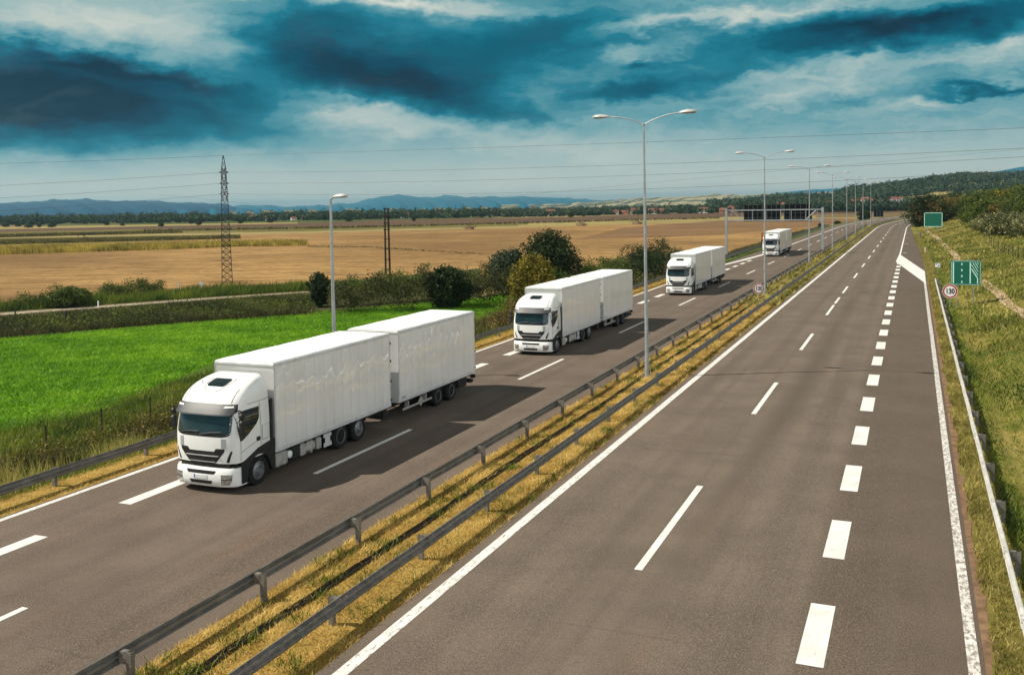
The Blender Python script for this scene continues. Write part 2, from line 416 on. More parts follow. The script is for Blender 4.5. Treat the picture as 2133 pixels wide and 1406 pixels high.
# drain channels
pts = [onhill(*q) for q in ((2200, 715), (2133, 655), (2085, 618), (2045, 588), (2005, 552), (1985, 528), (1955, 500), (1932, 482))]
def ribbon(pts, w, name, m, lift=.03, n=6, walls=.0):
    P = []
    for a, b in zip(pts[:-1], pts[1:]):
        for k in range(n): P.append(a.lerp(b, k/n))
    P.append(pts[-1]); rows = []
    for i, p in enumerate(P):
        t = (P[min(i+1, len(P)-1)]-P[max(i-1, 0)]); t.z = 0; t.normalize(); e = Vector((t.y, -t.x, 0))
        r = []
        for k in (-1, -.6, -.3, .3, .6, 1):
            q = p+e*(w*k); r.append((q.x, q.y, hill_z(q.x, q.y)+lift+(.06 if abs(k) > .5 else .03)))
        rows.append(r)
    return sheet(rows, name, m)
tag(ribbon(pts, .40, 'drain_channel', MT['drain']), kind='structure')
slot = []
for y in np.arange(5, 330, .7):
    s = xoff(y)-13.35+.05*math.sin(y*.35)+random.uniform(-.03, .03)
    slot.append([(s-.11, y, .07), (s-.07, y, .105), (s-.05, y, .045), (s+.07, y, .045), (s+.10, y, .10), (s+.14, y, .07)])
tag(sheet(slot, 'drain_channel', MT['drainslot'], None, False), kind='structure')
# --- painted markings (children of the road they lie on)
def zroadR(x): return float(np.interp(x, [-11.12, -9.4, -6.4, -3.5, 1.4], [0, .012, .03, .012, 0]))+.005
def zroadL(x): return float(np.interp(x, [-25.98, -23, -20, -17, -14.62], [0, .02, .03, .02, 0]))+.005
def marks(name, items, m, parent, zf):
    b = MB()
    for (x0, x1, y0, y1) in items:
        n = max(1, int((y1-y0)/6)); n = max(n, 1)
        R_ = []
        for k in range(n+1):
            y = y0+(y1-y0)*k/n; s = xoff(y); j = random.uniform(-.006, .006)
            R_.append([(x0+s+j, y, zf(x0)), (x1+s+j, y, zf(x1))])
        b.grid(R_)
    o = b.build(name, m, parent, 0); return o
marks('edge_line', [(-10.79, -10.49, -10, 700)], MT['paintmid'], roadR, zroadR)
marks('edge_line', [(1.03, 1.26, -10, 112)], MT['paintworn'], roadR, zroadR)
marks('edge_line', [(-2.2, -1.95, 164, 700)], MT['paint'], roadR, zroadR)
marks('lane_marking', [(-6.57, -6.36, 22.69+18.54*k, 30.2+18.54*k) for k in range(-2, 36)]+[(-6.57, -6.36, 87.2, 92.6)], MT['paint'], roadR, zroadR)
marks('block_marking', [(-2.18, -1.64, 19.14+6.07*k, 22.2+6.07*k) for k in range(-3, 21)], MT['paint'], roadR, zroadR)
b = MB()
poly = [(-2.2, 166), (-2.42, 146), (1.24, 109.5), (1.3, 128)]
q = []
for t in np.linspace(0, 1, 9):
    a0 = Vector(poly[1]).lerp(Vector(poly[2]), t); a1 = Vector(poly[0]).lerp(Vector(poly[3]), t)
    q.append([(a0.x, a0.y, zroadR(a0.x)+.003), (a1.x, a1.y, zroadR(a1.x)+.003)])
b.grid(q); b.build('gore_marking', MT['paint'], roadR, 0)
marks('tick_marking', [(-1.75, -1.1, y, y+.6) for y in (169, 202, 232, 262)], MT['paint'], roadR, zroadR)
marks('edge_line', [(-25.85, -25.62, -10, 139)], MT['paintmid'], roadL, zroadL)
marks('lane_marking', [(-19.53, -19.33, 27.2+18.4*k, 34.0+18.4*k) for k in range(-2, 37)], MT['paint'], roadL, zroadL)
marks('block_marking', [(-23.55, -23.05, 22.4+6.07*k, 25.4+6.07*k) for k in range(-3, 21)], MT['paint'], roadL, zroadL)
b = MB(); b.grid([[(-25.85, 134, zroadL(-25.8)), (-25.3, 134, zroadL(-25.3))], [(-24.9, 148, zroadL(-24.9)), (-24.1, 148, zroadL(-24.1))], [(-23.75, 166, zroadL(-24)), (-23.1, 166, zroadL(-23.1))], [(-23.5, 190, zroadL(-23.5)), (-23.2, 190, zroadL(-23.2))], [(-23.0, 260, zroadL(-23.)), (-22.7, 260, zroadL(-22.7))], [(-22.7, 300, zroadL(-22.7)), (-22.4, 300, zroadL(-22.4))]])
R_ = []
for y in np.arange(300, 701, 10.): s = xoff(y); R_.append([(-22.7+s, y, zroadL(-22.7)), (-22.4+s, y, zroadL(-22.4))])
b.grid(R_); b.build('gore_marking', MT['paint'], roadL, 0)
# --- fields of the plain, surveyed outlines laid as sheets
_lv = [0]
def field(name, px, m, dense=0, lift=None):
    _lv[0] += 1; z = ZF+.012+.006*_lv[0] if lift is None else lift
    P = [gp(x, y, ZF) for x, y in px]; n = len(P)//2
    a, c = P[:n], P[n:][::-1]
    rows = [[(p[0]+(q[0]-p[0])*t, p[1]+(q[1]-p[1])*t, z) for p, q in zip(a, c)] for t in np.linspace(0, 1, 5)]
    return tag(sheet(rows, name, m, None, False), kind='structure')
# outlines: near edge left to right, then far edge right to left
field('field', [(-400, 640), (0, 640), (420, 612), (700, 590), (1000, 575), (1330, 565), (1500, 540), (1640, 505), (1800, 466),
                (1760, 458), (1700, 460), (1500, 463), (1300, 468), (1000, 477), (760, 483), (600, 487), (0, 500), (-400, 508)], MT['stubble'])
field('field', [(1200, 500), (1500, 490), (1600, 480), (1780, 463), (1790, 456), (1720, 455), (1500, 460), (1300, 474)], MT['russet'])
field('field', [(-400, 520), (0, 511), (300, 503), (500, 497), (500, 489), (300, 492), (0, 497), (-400, 502)], MT['olive'])
field('field', [(-400, 500), (0, 495), (300, 487), (620, 482), (900, 475), (1100, 470), (1100, 464), (900, 468), (620, 473), (300, 478), (0, 484), (-400, 490)], MT['olive'])
field('field', [(-400, 490), (0, 484), (300, 478), (620, 473), (900, 468), (1200, 461), (1500, 452.5), (1720, 446), (1870, 443),
                (1870, 437), (1720, 438.5), (1500, 443), (1200, 452), (900, 457), (620, 465), (300, 471), (0, 477), (-400, 483)], MT['ploughed'])
field('field', [(1080, 475), (1250, 469), (1400, 463), (1560, 457), (1700, 453), (1700, 449.5), (1560, 453.5), (1400, 458.5), (1250, 463), (1080, 469)], MT['pale'])
field('field', [(-400, 484), (0, 478), (300, 472), (620, 466), (620, 463.5), (300, 468.5), (0, 473.5), (-400, 478)], MT['pale'])
CROP = [(-500, 1010), (-200, 960), (0, 905), (200, 868), (330, 810), (470, 745), (720, 715), (1000, 690), (1060, 652), (1075, 632),
        (1070, 607), (1050, 612), (1000, 622), (830, 648), (650, 658), (420, 672), (200, 690), (0, 706), (-200, 722), (-500, 745)]
field('crop_field', CROP, MT['crop'])
field('rough_ground', [(-500, 748), (0, 708), (420, 674), (700, 655), (1000, 622), (1000, 560), (700, 590), (420, 608), (0, 636), (-500, 672)], MT['rough'])
field('path', [(-500, 697), (-100, 666), (0, 658), (200, 643), (430, 625), (650, 610), (650, 607.5), (430, 621.8), (200, 638.6), (0, 653.3), (-100, 660.5), (-500, 689)], MT['path'])
# ================================================================== distant relief
def ridge(name, sil, Dc, Db, m, nrow=14, rough=.0, back=.5, seed=1):
    rng = np.random.default_rng(seed); px = np.array([s[0] for s in sil], float); py = np.array([s[1] for s in sil], float)
    xs = np.linspace(px[0], px[-1], 140); ysm = np.interp(xs, px, py)
    k = np.ones(3)/3; ysm = np.convolve(np.pad(ysm, 1, 'edge'), k, 'valid')
    rows = []
    ph = rng.uniform(0, 6.28, 12); fr = rng.uniform(.02, .2, 12)
    for i, t in enumerate(np.linspace(0, 1+back, nrow)):
        row = []
        for x, y in zip(xs, ysm):
            d = ray(x, horizon(x)); hl = math.hypot(d.x, d.y); ux, uy = d.x/hl, d.y/hl
            d2 = ray(x, y); zc = HC+d2.z/math.hypot(d2.x, d2.y)*Dc
            D = Db+(Dc-Db)*t
            s = t if t <= 1 else max(0, 1-(t-1)/back)
            s = s*s*(3-2*s) if t <= 1 else s
            nz = sum(math.sin(x*f+p+i*1.3) for f, p in zip(fr, ph))/12*rough*(0 if i == 0 else 1)*(1 if abs(t-1) > .08 else .35)
            row.append((ux*D, uy*D, (ZF-.5)+(zc-ZF+.5)*s+nz))
        rows.append(row)
    return tag(sheet(rows, name, m), kind='structure'), rows
def hillmat(name, wood, wood2, fld, amt, sc=(.004, .012, .004)):
    m, nt, p = newmat(name)
    f, _ = noise(nt, pos(nt, sc), 1., 5, .62); g2, _ = noise(nt, pos(nt), .03, 5, .7)
    c = mixc(nt, smooth_(nt, g2, .35, .65), wood, wood2)
    c = mixc(nt, smooth_(nt, f, .60-amt, .66-amt), c, fld)
    L(nt, c, p.inputs['Base Color']); p.inputs['Roughness'].default_value = 1.; p.inputs['Specular IOR Level'].default_value = .05
    return m
MT['mount'] = hillmat('mountain_haze_blue', (.010, .055, .11), (.014, .065, .12), (.03, .08, .12), -.14, (.0006, .0006, .004))  # haze painted in: blue of distance put into the mountain colour
MT['mount2'] = hillmat('far_mountain', (.012, .10, .165), (.02, .12, .185), (.045, .14, .18), -.12, (.0006, .0006, .004))  # lighter painted haze blue for the other mountain ridges
MT['palehill'] = hillmat('farmed_hill', (.06, .085, .07), (.09, .105, .075), (.30, .27, .17), .12, (.0012, .002, .01))
MT['woodhill'] = hillmat('wooded_hill', (.022, .042, .016), (.035, .055, .018), (.26, .22, .09), .13, (.005, .005, .02))
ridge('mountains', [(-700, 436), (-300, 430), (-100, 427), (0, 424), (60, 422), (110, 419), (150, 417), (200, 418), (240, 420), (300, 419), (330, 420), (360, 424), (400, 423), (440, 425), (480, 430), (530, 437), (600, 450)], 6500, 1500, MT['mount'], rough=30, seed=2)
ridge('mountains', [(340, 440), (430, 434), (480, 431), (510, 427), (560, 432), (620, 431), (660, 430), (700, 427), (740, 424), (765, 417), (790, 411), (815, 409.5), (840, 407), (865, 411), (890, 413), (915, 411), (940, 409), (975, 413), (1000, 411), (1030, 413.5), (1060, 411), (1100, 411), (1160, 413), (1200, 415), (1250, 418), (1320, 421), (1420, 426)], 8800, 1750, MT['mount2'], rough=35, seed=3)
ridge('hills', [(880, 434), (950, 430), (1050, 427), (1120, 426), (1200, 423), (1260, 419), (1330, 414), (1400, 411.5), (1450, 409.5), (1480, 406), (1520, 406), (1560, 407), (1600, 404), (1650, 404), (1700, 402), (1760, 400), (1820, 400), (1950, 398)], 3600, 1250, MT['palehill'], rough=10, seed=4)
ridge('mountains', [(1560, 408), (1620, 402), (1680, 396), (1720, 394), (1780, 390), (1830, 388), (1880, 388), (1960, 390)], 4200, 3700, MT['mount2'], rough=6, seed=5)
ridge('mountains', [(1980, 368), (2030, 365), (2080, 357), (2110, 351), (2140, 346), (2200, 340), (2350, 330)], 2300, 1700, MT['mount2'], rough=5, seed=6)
_, H1 = ridge('hills', [(1480, 426), (1560, 422), (1600, 417), (1640, 413), (1700, 409), (1760, 401), (1800, 394), (1850, 389), (1900, 384), (1930, 379), (1960, 375), (2000, 371), (2050, 370), (2133, 369), (2300, 362), (2500, 358)], 1500, 880, MT['woodhill'], nrow=18, rough=3, back=.4, seed=7)
# ================================================================== trucks
ZK = [.99, 1.0, 1.25, 1.5, 1.75, 2.0, 2.3, 2.6, 2.8, 2.95, 3.08, 3.2, 3.32, 3.42, 3.5, 3.56, 3.61, 3.645, 3.66]
FK = [-.19, -.22, -.25, -.26, -.26, -.245, -.19, -.115, -.06, .0, .09, .2, .36, .55, .78, 1.0, 1.22, 1.42, 1.56]
WK = [1.235, 1.25, 1.262, 1.27, 1.272, 1.27, 1.262, 1.25, 1.24, 1.232, 1.215, 1.19, 1.15, 1.11, 1.06, 1.01, .94, .85, .74]
DK = [.36, .38, .4, .42, .42, .42, .42, .42, .42, .42, .43, .45, .46, .47, .46, .44, .38, .26, .14]
CP = 2.7; CBACK = 1.74
def ci(z, K): return float(np.interp(z, ZK, K))
def cab_y(x, z):
    w = ci(z, WK); t = min(.999, abs(x)/w)
    return ci(z, FK)+ci(z, DK)*(1-(1-t**CP)**(1/CP))
def cab_x(y, z):
    w = ci(z, WK); f, d = ci(z, FK), ci(z, DK); t = 1-(y-f)/d
    return w if t <= 0 else w*(1-min(.999, t)**CP)**(1/CP)
def cab_body():
    b = MB(); rows = []; n = 14
    zz = []
    for a, c in zip(ZK[:-1], ZK[1:]): zz += [a, (a+c)/2]
    zz.append(ZK[-1])
    for z in zz:
        w, f, d = ci(z, WK), ci(z, FK), ci(z, DK); r = []
        yb = max(CBACK, f+d+.02)
        for k in range(-n, n+1):
            th = math.pi/2*k/n; sx = math.copysign(abs(math.sin(th))**(2/CP), th)
            r.append((w*sx, f+d*(1-abs(math.cos(th))**(2/CP)), z))
        r = [(-w+.06, yb, z), (-w+.008, yb-.07, z), (-w, f+d+(yb-f-d)*.45, z)]+r+[(w, f+d+(yb-f-d)*.45, z), (w-.008, yb-.07, z), (w-.06, yb, z)]
        rows.append(r)
    b.grid(rows, close=True); m = len(rows[0])
    b.f.append(tuple(range(m))); b.f.append(tuple(range((len(rows)-1)*m, len(rows)*m)))
    return b
def fpatch(rows, off, nx=14, nz=3, inner=.03, mb=None):
    """surface patch on the cab front: rows (z, x0, x1); follows the curved front, closed round its rim"""
    b = mb or MB(); R_ = []; rr = []
    for a, c in zip(rows[:-1], rows[1:]):
        for k in range(nz): t = k/nz; rr.append(tuple(p+(q-p)*t for p, q in zip(a, c)))
    rr.append(rows[-1])
    of = off if callable(off) else (lambda z: off)
    for (z, x0, x1) in rr:
        xs = [x0+(x1-x0)*k/nx for k in range(nx+1)]
        R_.append([(x0, cab_y(x0, z)+inner, z)]+[(x, cab_y(x, z)-of(z), z) for x in xs]+[(x1, cab_y(x1, z)+inner, z)])
    top = [(p[0], cab_y(p[0], rr[-1][0])+inner, rr[-1][0]) for p in R_[-1]]; bot = [(p[0], cab_y(p[0], rr[0][0])+inner, rr[0][0]) for p in R_[0]]
    b.grid([bot]+R_+[top]); return b
def spatch(rows, off, sgn=1, ny=8, nz=3, mb=None):
    """patch on the cab side: rows (z, y0, y1)"""
    b = mb or MB(); rr = []
    for a, c in zip(rows[:-1], rows[1:]):
        for k in range(nz): t = k/nz; rr.append(tuple(p+(q-p)*t for p, q in zip(a, c)))
    rr.append(rows[-1]); R_ = []
    X = lambda y, z, o: (sgn*(cab_x(y, z)+o), y, z)
    for (z, y0, y1) in rr:
        ysx = [y0+(y1-y0)*k/ny for k in range(ny+1)]
        R_.append([X(y0, z, -.03)]+[X(y, z, off) for y in ysx]+[X(y1, z, -.03)])
    b.grid([[X(p[1], rr[0][0], -.03) for p in R_[0]]]+R_+[[X(p[1], rr[-1][0], -.03) for p in R_[-1]]]); return b
def wheel(root, x, y, r, wd, sgn, dual):
    t = MB(); s = sgn
    t.lathe([(x-s*wd, r*.62), (x-s*wd, r*.93), (x-s*wd*.88, r), (x-s*wd*.12, r), (x, r*.93), (x+s*.012, r*.80), (x, r*.60), (x-s*.03, r*.58)], 'x', (0, y, r), 32)
    ty = t.build('wheel', MT['rubber'], root, 30)
    m = MB()
    if dual: pr = [(x-s*.2, r*.2), (x-s*.17, r*.34), (x-s*.17, r*.5), (x-s*.04, r*.585), (x+s*.006, r*.61), (x+s*.01, r*.56), (x-s*.05, r*.53), (x-s*.15, r*.46), (x-s*.155, r*.33), (x-s*.10, r*.31), (x-s*.08, r*.24), (x-s*.07, .01)]
    else: pr = [(x-s*.1, r*.3), (x-s*.03, r*.585), (x+s*.006, r*.61), (x+s*.012, r*.56), (x-s*.02, r*.52), (x+s*.03, r*.40), (x+s*.05, r*.3), (x+s*.03, r*.27), (x+s*.08, r*.22), (x+s*.085, .01)]
    m.lathe(pr, 'x', (0, y, r), 28)
    for k in range(10):
        a = 2*math.pi*k/10; rr = r*(.40 if dual else .35); xx = x-s*.15 if dual else x+s*.035
        m.box(xx-.02, xx+.03, y+rr*math.cos(a)-.014, y+rr*math.cos(a)+.014, r+rr*math.sin(a)-.014, r+rr*math.sin(a)+.014)
    m.build('rim', MT['rim'], ty, 30)
    return ty
def cargo(root, y0, y1, z0, z1, hw, seed, name):
    rng = random.Random(seed); b = MB(); npn = 13; nyy = npn*8; nz = 26; L_ = y1-y0
    ph = [(rng.uniform(0, 6.28), rng.uniform(.0030, .0060), rng.uniform(1.6, 2.6), rng.uniform(.0016, .0036)) for _ in range(npn+1)]
    for sg in (1, -1):
        R_ = []
        for i in range(nz+1):
            z = z0+(z1-z0)*i/nz; r = []; ez = min(1, min(i, nz-i)/2.)
            for j in range(nyy+1):
                u = j/nyy*npn; k = min(npn-1, int(u)); fr = u-k
                ph0 = ph[k]; q = math.sin(math.pi*fr)
                dx = (ph0[1]*q+ph0[3]*math.sin(z*ph0[2]*2+ph0[0])*q+.0016*math.sin(z*5.1+u*.7+seed))*ez
                r.append((sg*(hw+dx), y0+L_*j/nyy, z))
            R_.append(r)
        b.grid(R_)
    b.grid([[(-hw, y0, z0), (hw, y0, z0)], [(-hw, y0, z1), (hw, y0, z1)]])
    b.grid([[(-hw, y1, z0), (hw, y1, z0)], [(-hw, y1, z1), (hw, y1, z1)]])
    b.grid([[(-hw, y0, z0), (-hw, y1, z0)], [(hw, y0, z0), (hw, y1, z0)]])
    box = b.build(name, MT['panel' if y0 < 5 else 'panel2'], root, 35)
    r = MB(); R_ = []
    for j in range(int(npn)+1):
        y = y0+L_*j/npn
        R_.append([(-hw-.004, y, z1-.02), (-hw+.03, y, z1+.03)]+[(-hw+.05+(2*hw-.1)*k/6, y, z1+.045+.008*math.sin(j*1.9+k)) for k in range(7)]+[(hw-.03, y, z1+.03), (hw+.004, y, z1-.02)])
    r.grid(R_)
    for row, yy in ((R_[0], y0), (R_[-1], y1)):
        r.add(row, [tuple(range(len(row)))])
    for k in range(1, 6): r.box(-hw+.1, hw-.1, y0+L_*k/6-.012, y0+L_*k/6+.012, z1+.03, z1+.062)
    r.build('roof', MT['roofwhite'], box, 30)
    t = MB(); e = .012; g = hw+e
    for s in (1, -1):
        x0, x1 = (hw-.01, g) if s > 0 else (-g, -hw+.01)
        t.box(x0, x1, y0-.02, y1+.02, z0-.03, z0+.10, .006); t.box(x0, x1, y0-.02, y1+.02, z1-.10, z1-.005, .006)
        t.box(x0, x1, y0-.022, y0+.07, z0+.102, z1-.102, .006); t.box(x0, x1, y1-.07, y1+.022, z0+.102, z1-.102, .006)
    t.box(-hw+.012, hw-.012, y0-.018, y0+.01, z0-.03, z0+.09, .006); t.box(-hw+.012, hw-.012, y0-.018, y0+.01, z1-.10, z1-.005, .006)
    t.box(-hw+.012, hw-.012, y1-.01, y1+.02, z0-.03, z0+.09, .006)
    t.build('edge_trim', MT['trim'], box, 30)
    h = MB()
    for z in (z0+.25, z0+1.05, z0+1.9, z1-.4): h.box(hw-.06, hw+.035, y1-.01, y1+.06, z-.05, z+.05, .01); h.box(-hw-.03, -hw+.06, y1-.01, y1+.06, z-.05, z+.05, .01)
    for x in (-.3, .3, -.9, .9): h.tube([(x, y1+.05, z0+.1), (x, y1+.05, z1-.1)], .016)
    h.build('door_hardware', MT['dark'], box)
    return box
def make_truck():
    root = empty('truck')
    cab_body().build('cab', MT['white'], root, 38)
    # front
    ws = fpatch([(1.97, -1.02, 1.02), (2.03, -1.10, 1.10), (2.35, -1.105, 1.105), (2.64, -1.08, 1.08)], .006).build('windscreen', MT['glass'], root)
    b = fpatch([(1.875, -.8, .8), (1.91, -1.0, 1.0), (2.0, -1.115, 1.115)], .004); b.build('windscreen_seal', MT['black'], root)
    for x0 in (-.95, -.05):
        b = MB(); b.tube([(x0, cab_y(x0, 1.95)-.03, 1.95), (x0+.45, cab_y(x0+.45, 2.03)-.035, 2.03), (x0+.85, cab_y(x0+.85, 2.05)-.03, 2.05)], .012, 5)
        b.build('wiper', MT['black'], root)
    vo = lambda z: .20-.14*max(0, (z-2.62)/.3)
    vz = fpatch([(2.60, -1.10, 1.10), (2.66, -1.18, 1.18), (2.78, -1.19, 1.19), (2.92, -1.17, 1.17)], vo, 18, 2).build('sun_visor', MT['visor'], root)
    for s in (-1, 1):
        b = MB(); fpatch([(2.83, min(s*.82, s*1.14), max(s*.82, s*1.14)), (2.88, min(s*.86, s*1.12), max(s*.86, s*1.12))], lambda z: vo(z)+.012, 4, 1, mb=b)
        b.build('marker_lamp', MT['signwhite'], vz)
    for x in (-.93, .78):
        b = MB(); fpatch([(1.52, x, x+.16), (1.83, x, x+.16)], .012, 2, 1, mb=b)
        b.build('grey_plate', MT['greyplate'], root)
    gr = MB(); fpatch([(1.0, -.50, .50), (1.06, -.58, .58), (1.22, -.72, .72), (1.40, -.88, .88)], .006, 14, 2, mb=gr)
    fpatch([(1.398, -.87, -.5), (1.50, -.90, -.58)], .006, 5, 2, mb=gr); fpatch([(1.398, .5, .87), (1.50, .58, .90)], .006, 5, 2, mb=gr)
    gr = gr.build('grille', MT['black'], root)
    b = MB(); fpatch([(1.235, -.66, .66), (1.262, -.67, .67)], .03, 12, 1, mb=b); fpatch([(1.035, -.50, .50), (1.052, -.51, .51)], .022, 12, 1, mb=b)
    b.build('grille_bar', MT['trim'], gr)
    for s in (-1, 1):
        b = MB(); fpatch([(.98, *sorted((s*.90, s*1.0))), (1.2, *sorted((s*.98, s*1.07))), (1.42, *sorted((s*1.09, s*1.14)))], .004, 4, 3, mb=b)
        b.build('air_vent', MT['black'], root)
    # bumper
    BZ = [.24, .30, .45, .62, .78, .84]; BO = [.02, .07, .10, .10, .07, .02]
    bw = lambda z: 1.262
    def by(x, z):
        t = min(.999, abs(x)/bw(z)); return -.24+.50*(1-(1-t**3.)**(1/3.))-float(np.interp(z, BZ, BO))
    def bp(rows, off, nx=12, mb=None):
        b = mb or MB(); R_ = []
        for (z, x0, x1) in rows:
            xs = [x0+(x1-x0)*k/nx for k in range(nx+1)]
            R_.append([(x0, by(x0, z)+.03, z)]+[(x, by(x, z)-off, z) for x in xs]+[(x1, by(x1, z)+.03, z)])
        b.grid([[(p[0], by(p[0], rows[0][0])+.03, rows[0][0]) for p in R_[0]]]+R_+[[(p[0], by(p[0], rows[-1][0])+.03, rows[-1][0]) for p in R_[-1]]]); return b
    b = MB(); R_ = []
    for z in BZ:
        r = []
        for k in range(-16, 17):
            th = math.pi/2*k/16; x = bw(z)*math.copysign(abs(math.sin(th))**(2/3.), th); r.append((x, by(x, z), z))
        R_.append([(-bw(z), .42, z)]+r+[(bw(z), .42, z)])
    b.grid(R_); m = len(R_[0]); b.f.append(tuple(range(m))); b.f.append(tuple(range(5*m, 6*m))); b.f.append(tuple(v for k in range(6) for v in (k*m,))+tuple(k*m+m-1 for k in range(5, -1, -1)))
    bu = b.build('bumper', MT['white'], root, 35)
    b = MB(); bp([(.665, -.52, .52), (.70, -.56, .56), (.775, -.60, .60)], .005, mb=b); bp([(.335, -.40, .40), (.36, -.43, .43), (.455, -.47, .47)], .005, mb=b)
    b.build('air_intake', MT['black'], bu)
    b = MB(); bp([(.505, -.22, .27), (.625, -.22, .27)], .016, mb=b); b.build('licence_plate', MT['plate'], bu)
    b = MB(); bp([(.506, -.27, -.221), (.624, -.27, -.221)], .016, 3, mb=b); b.build('plate_strip', MT['blue'], bu)
    for s in (-1, 1):
        b = bp([(.34, *sorted((s*.80, s*1.05))), (.42, *sorted((s*.80, s*1.13))), (.64, *sorted((s*.80, s*1.15)))], .010, 8)
        h = b.build('headlight', MT['lens'], bu)
        b = MB(); bp([(.325, *sorted((s*.785, s*1.07))), (.655, *sorted((s*.785, s*1.165)))], .004, 6, mb=b); bp([(.49, *sorted((s*.80, s*1.14))), (.51, *sorted((s*.80, s*1.14)))], .016, 6, mb=b)
        b.build('headlight_frame', MT['black'], h)
    b = MB(); b.box(-1.2, 1.2, -.02, .9, .17, .245, .02); b.box(-1.16, 1.16, .05, 1.7, .30, .98, .02); b.box(-1.0, 1.0, -.10, .1, .80, .98)
    b.build('underbody', MT['dark'], root)
    # roof hatch and its panel line
    def ry(x, y):                            # roof height at (x, y)
        lo, hi = 2.8, 3.66
        for _ in range(30):
            z = (lo+hi)/2
            if cab_y(x, z) < y: lo = z
            else: hi = z
        return lo
    b = MB(); R_ = []
    for y in (.50, .56, .72, .90, .96):
        k = .31 if y in (.50, .96) else .36
        R_.append([(-k, y, ry(-k, y)+.0)]+[(k*(i/6), y, ry(k*i/6, y)+.03) for i in range(-6, 7)]+[(k, y, ry(k, y)+.0)])
    b.grid([[(p[0], p[1]-.01, p[2]-.04) for p in R_[0]]]+R_+[[(p[0], p[1]+.01, p[2]-.04) for p in R_[-1]]])
    b.build('roof_hatch', MT['glass'], root)
    b = MB(); b.tube([(s*.48, y, ry(s*.48, y)+.004) for s, y in ()] or [(-.5, 1.0, ry(-.5, 1.0)+.004), (-.44, .62, ry(-.44, .62)+.004), (-.33, .36, ry(-.33, .36)+.004), (-.15, .27, ry(-.15, .27)+.004), (.15, .27, ry(.15, .27)+.004), (.33, .36, ry(.33, .36)+.004), (.44, .62, ry(.44, .62)+.004), (.5, 1.0, ry(.5, 1.0)+.004)], .010, 5)
    for s in (-1, 1): b.tube([(s*.98, cab_y(s*.98, z)-.002, z) for z in (2.95, 3.05, 3.15, 3.25, 3.33)], .010, 5)
    b.tube([(-.62, .62, ry(-.62, .62)), (-.62, .60, ry(-.62, .62)+.12)], .012, 5)
    b.build('roof_seam', MT['black'], root)
    # sides
    for s in (-1, 1):
        b = spatch([(1.70, .13, .22), (1.85, .10, .55), (2.12, .05, .98), (2.3, .05, 1.12), (2.68, .02, 1.14)], .006, s)
        b.build('side_window', MT['glass'], root)
        b = MB(); seam = lambda P: b.tube([(s*(cab_x(y, z)+.002), y, z) for y, z in P], .007, 5)
        seam([(.16, 1.10), (.16, 1.5), (.15, 1.68)]); seam([(1.18, 1.36), (1.20, 1.8), (1.20, 2.2), (1.18, 2.78)]); seam([(.12, 2.83), (.6, 2.84), (1.2, 2.85), (1.7, 2.87)])
        seam([(.16, 1.32), (.6, 1.44), (1.18, 1.58)]); seam([(1.27, 1.50), (1.27, 1.98), (1.66, 2.02), (1.66, 1.52), (1.27, 1.50)]); seam([(.16, 1.1), (.2, .98)])
        b.build('door_seam', MT['black'], root)
        b = spatch([(1.52, .98, 1.13), (1.56, .95, 1.14), (1.66, .96, 1.14)], .014, s, 3, 1); b.build('door_handle', MT['black'], root)
        # black wheel arch with curved upper edge
        b = MB(); R_ = []
        for y in np.linspace(.14, 1.95, 20):
            zt = float(np.interp(y, [.14, .4, .7, 1.0, 1.35, 1.7, 1.95], [.98, 1.05, 1.17, 1.29, 1.36, 1.40, 1.40]))
            dz = .60**2-(y-1.07)**2; zb = .46+math.sqrt(dz) if dz > .0 else .36
            zb = max(zb, .36) if y > .47 else .28
            R_.append([(s*1.15, y, zb), (s*(1.276 if y < 1.78 else 1.25), y, zb), (s*(1.284 if y < 1.78 else 1.25), y, zt-.02), (s*1.2, y, zt)])
        b.grid(R_); b.box(*sorted((s*1.15, s*1.27)), .22, .46, .27, .9, .02); b.build('wheel_arch', MT['black'], root, 30)
        b = MB(); b.box(*sorted((s*1.16, s*1.265)), 1.755, 1.86, 1.30, 2.80, .02); b.box(*sorted((s*.75, s*1.16)), 1.75, 1.84, 1.3, 2.76, .02); b.build('side_fairing', MT['black'], root)
        b = MB(); b.box(*sorted((s*1.33, s*1.52)), -.02, .13, 1.98, 2.42, .05); b.box(*sorted((s*1.33, s*1.51)), -.02, .13, 2.45, 2.66, .05)
        b.tube([(s*1.2, .12, 2.72), (s*1.36, .06, 2.74), (s*1.42, .06, 2.6)], .025, 6); b.tube([(s*1.22, .12, 1.93), (s*1.40, .06, 1.96)], .02, 6)
        b.build('mirror', MT['black'], root)
    # frame, tanks, wheels
    b = MB(); b.box(-.55, -.35, .3, 9.6, .55, .84); b.box(.35, .55, .3, 9.6, .55, .84); b.box(-1.1, 1.1, 1.95, 9.6, .72, .85)
    b.box(-.9, .9, 5.3, 8.0, .35, .7); b.box(-1.2, 1.2, 9.25, 9.6, .42, .74, .03); b.box(-.14, .14, 9.4, 13.0, .40, .54); b.box(-.9, .9, .7, 1.5, .3, .6)
    b.build('chassis', MT['dark'], root)
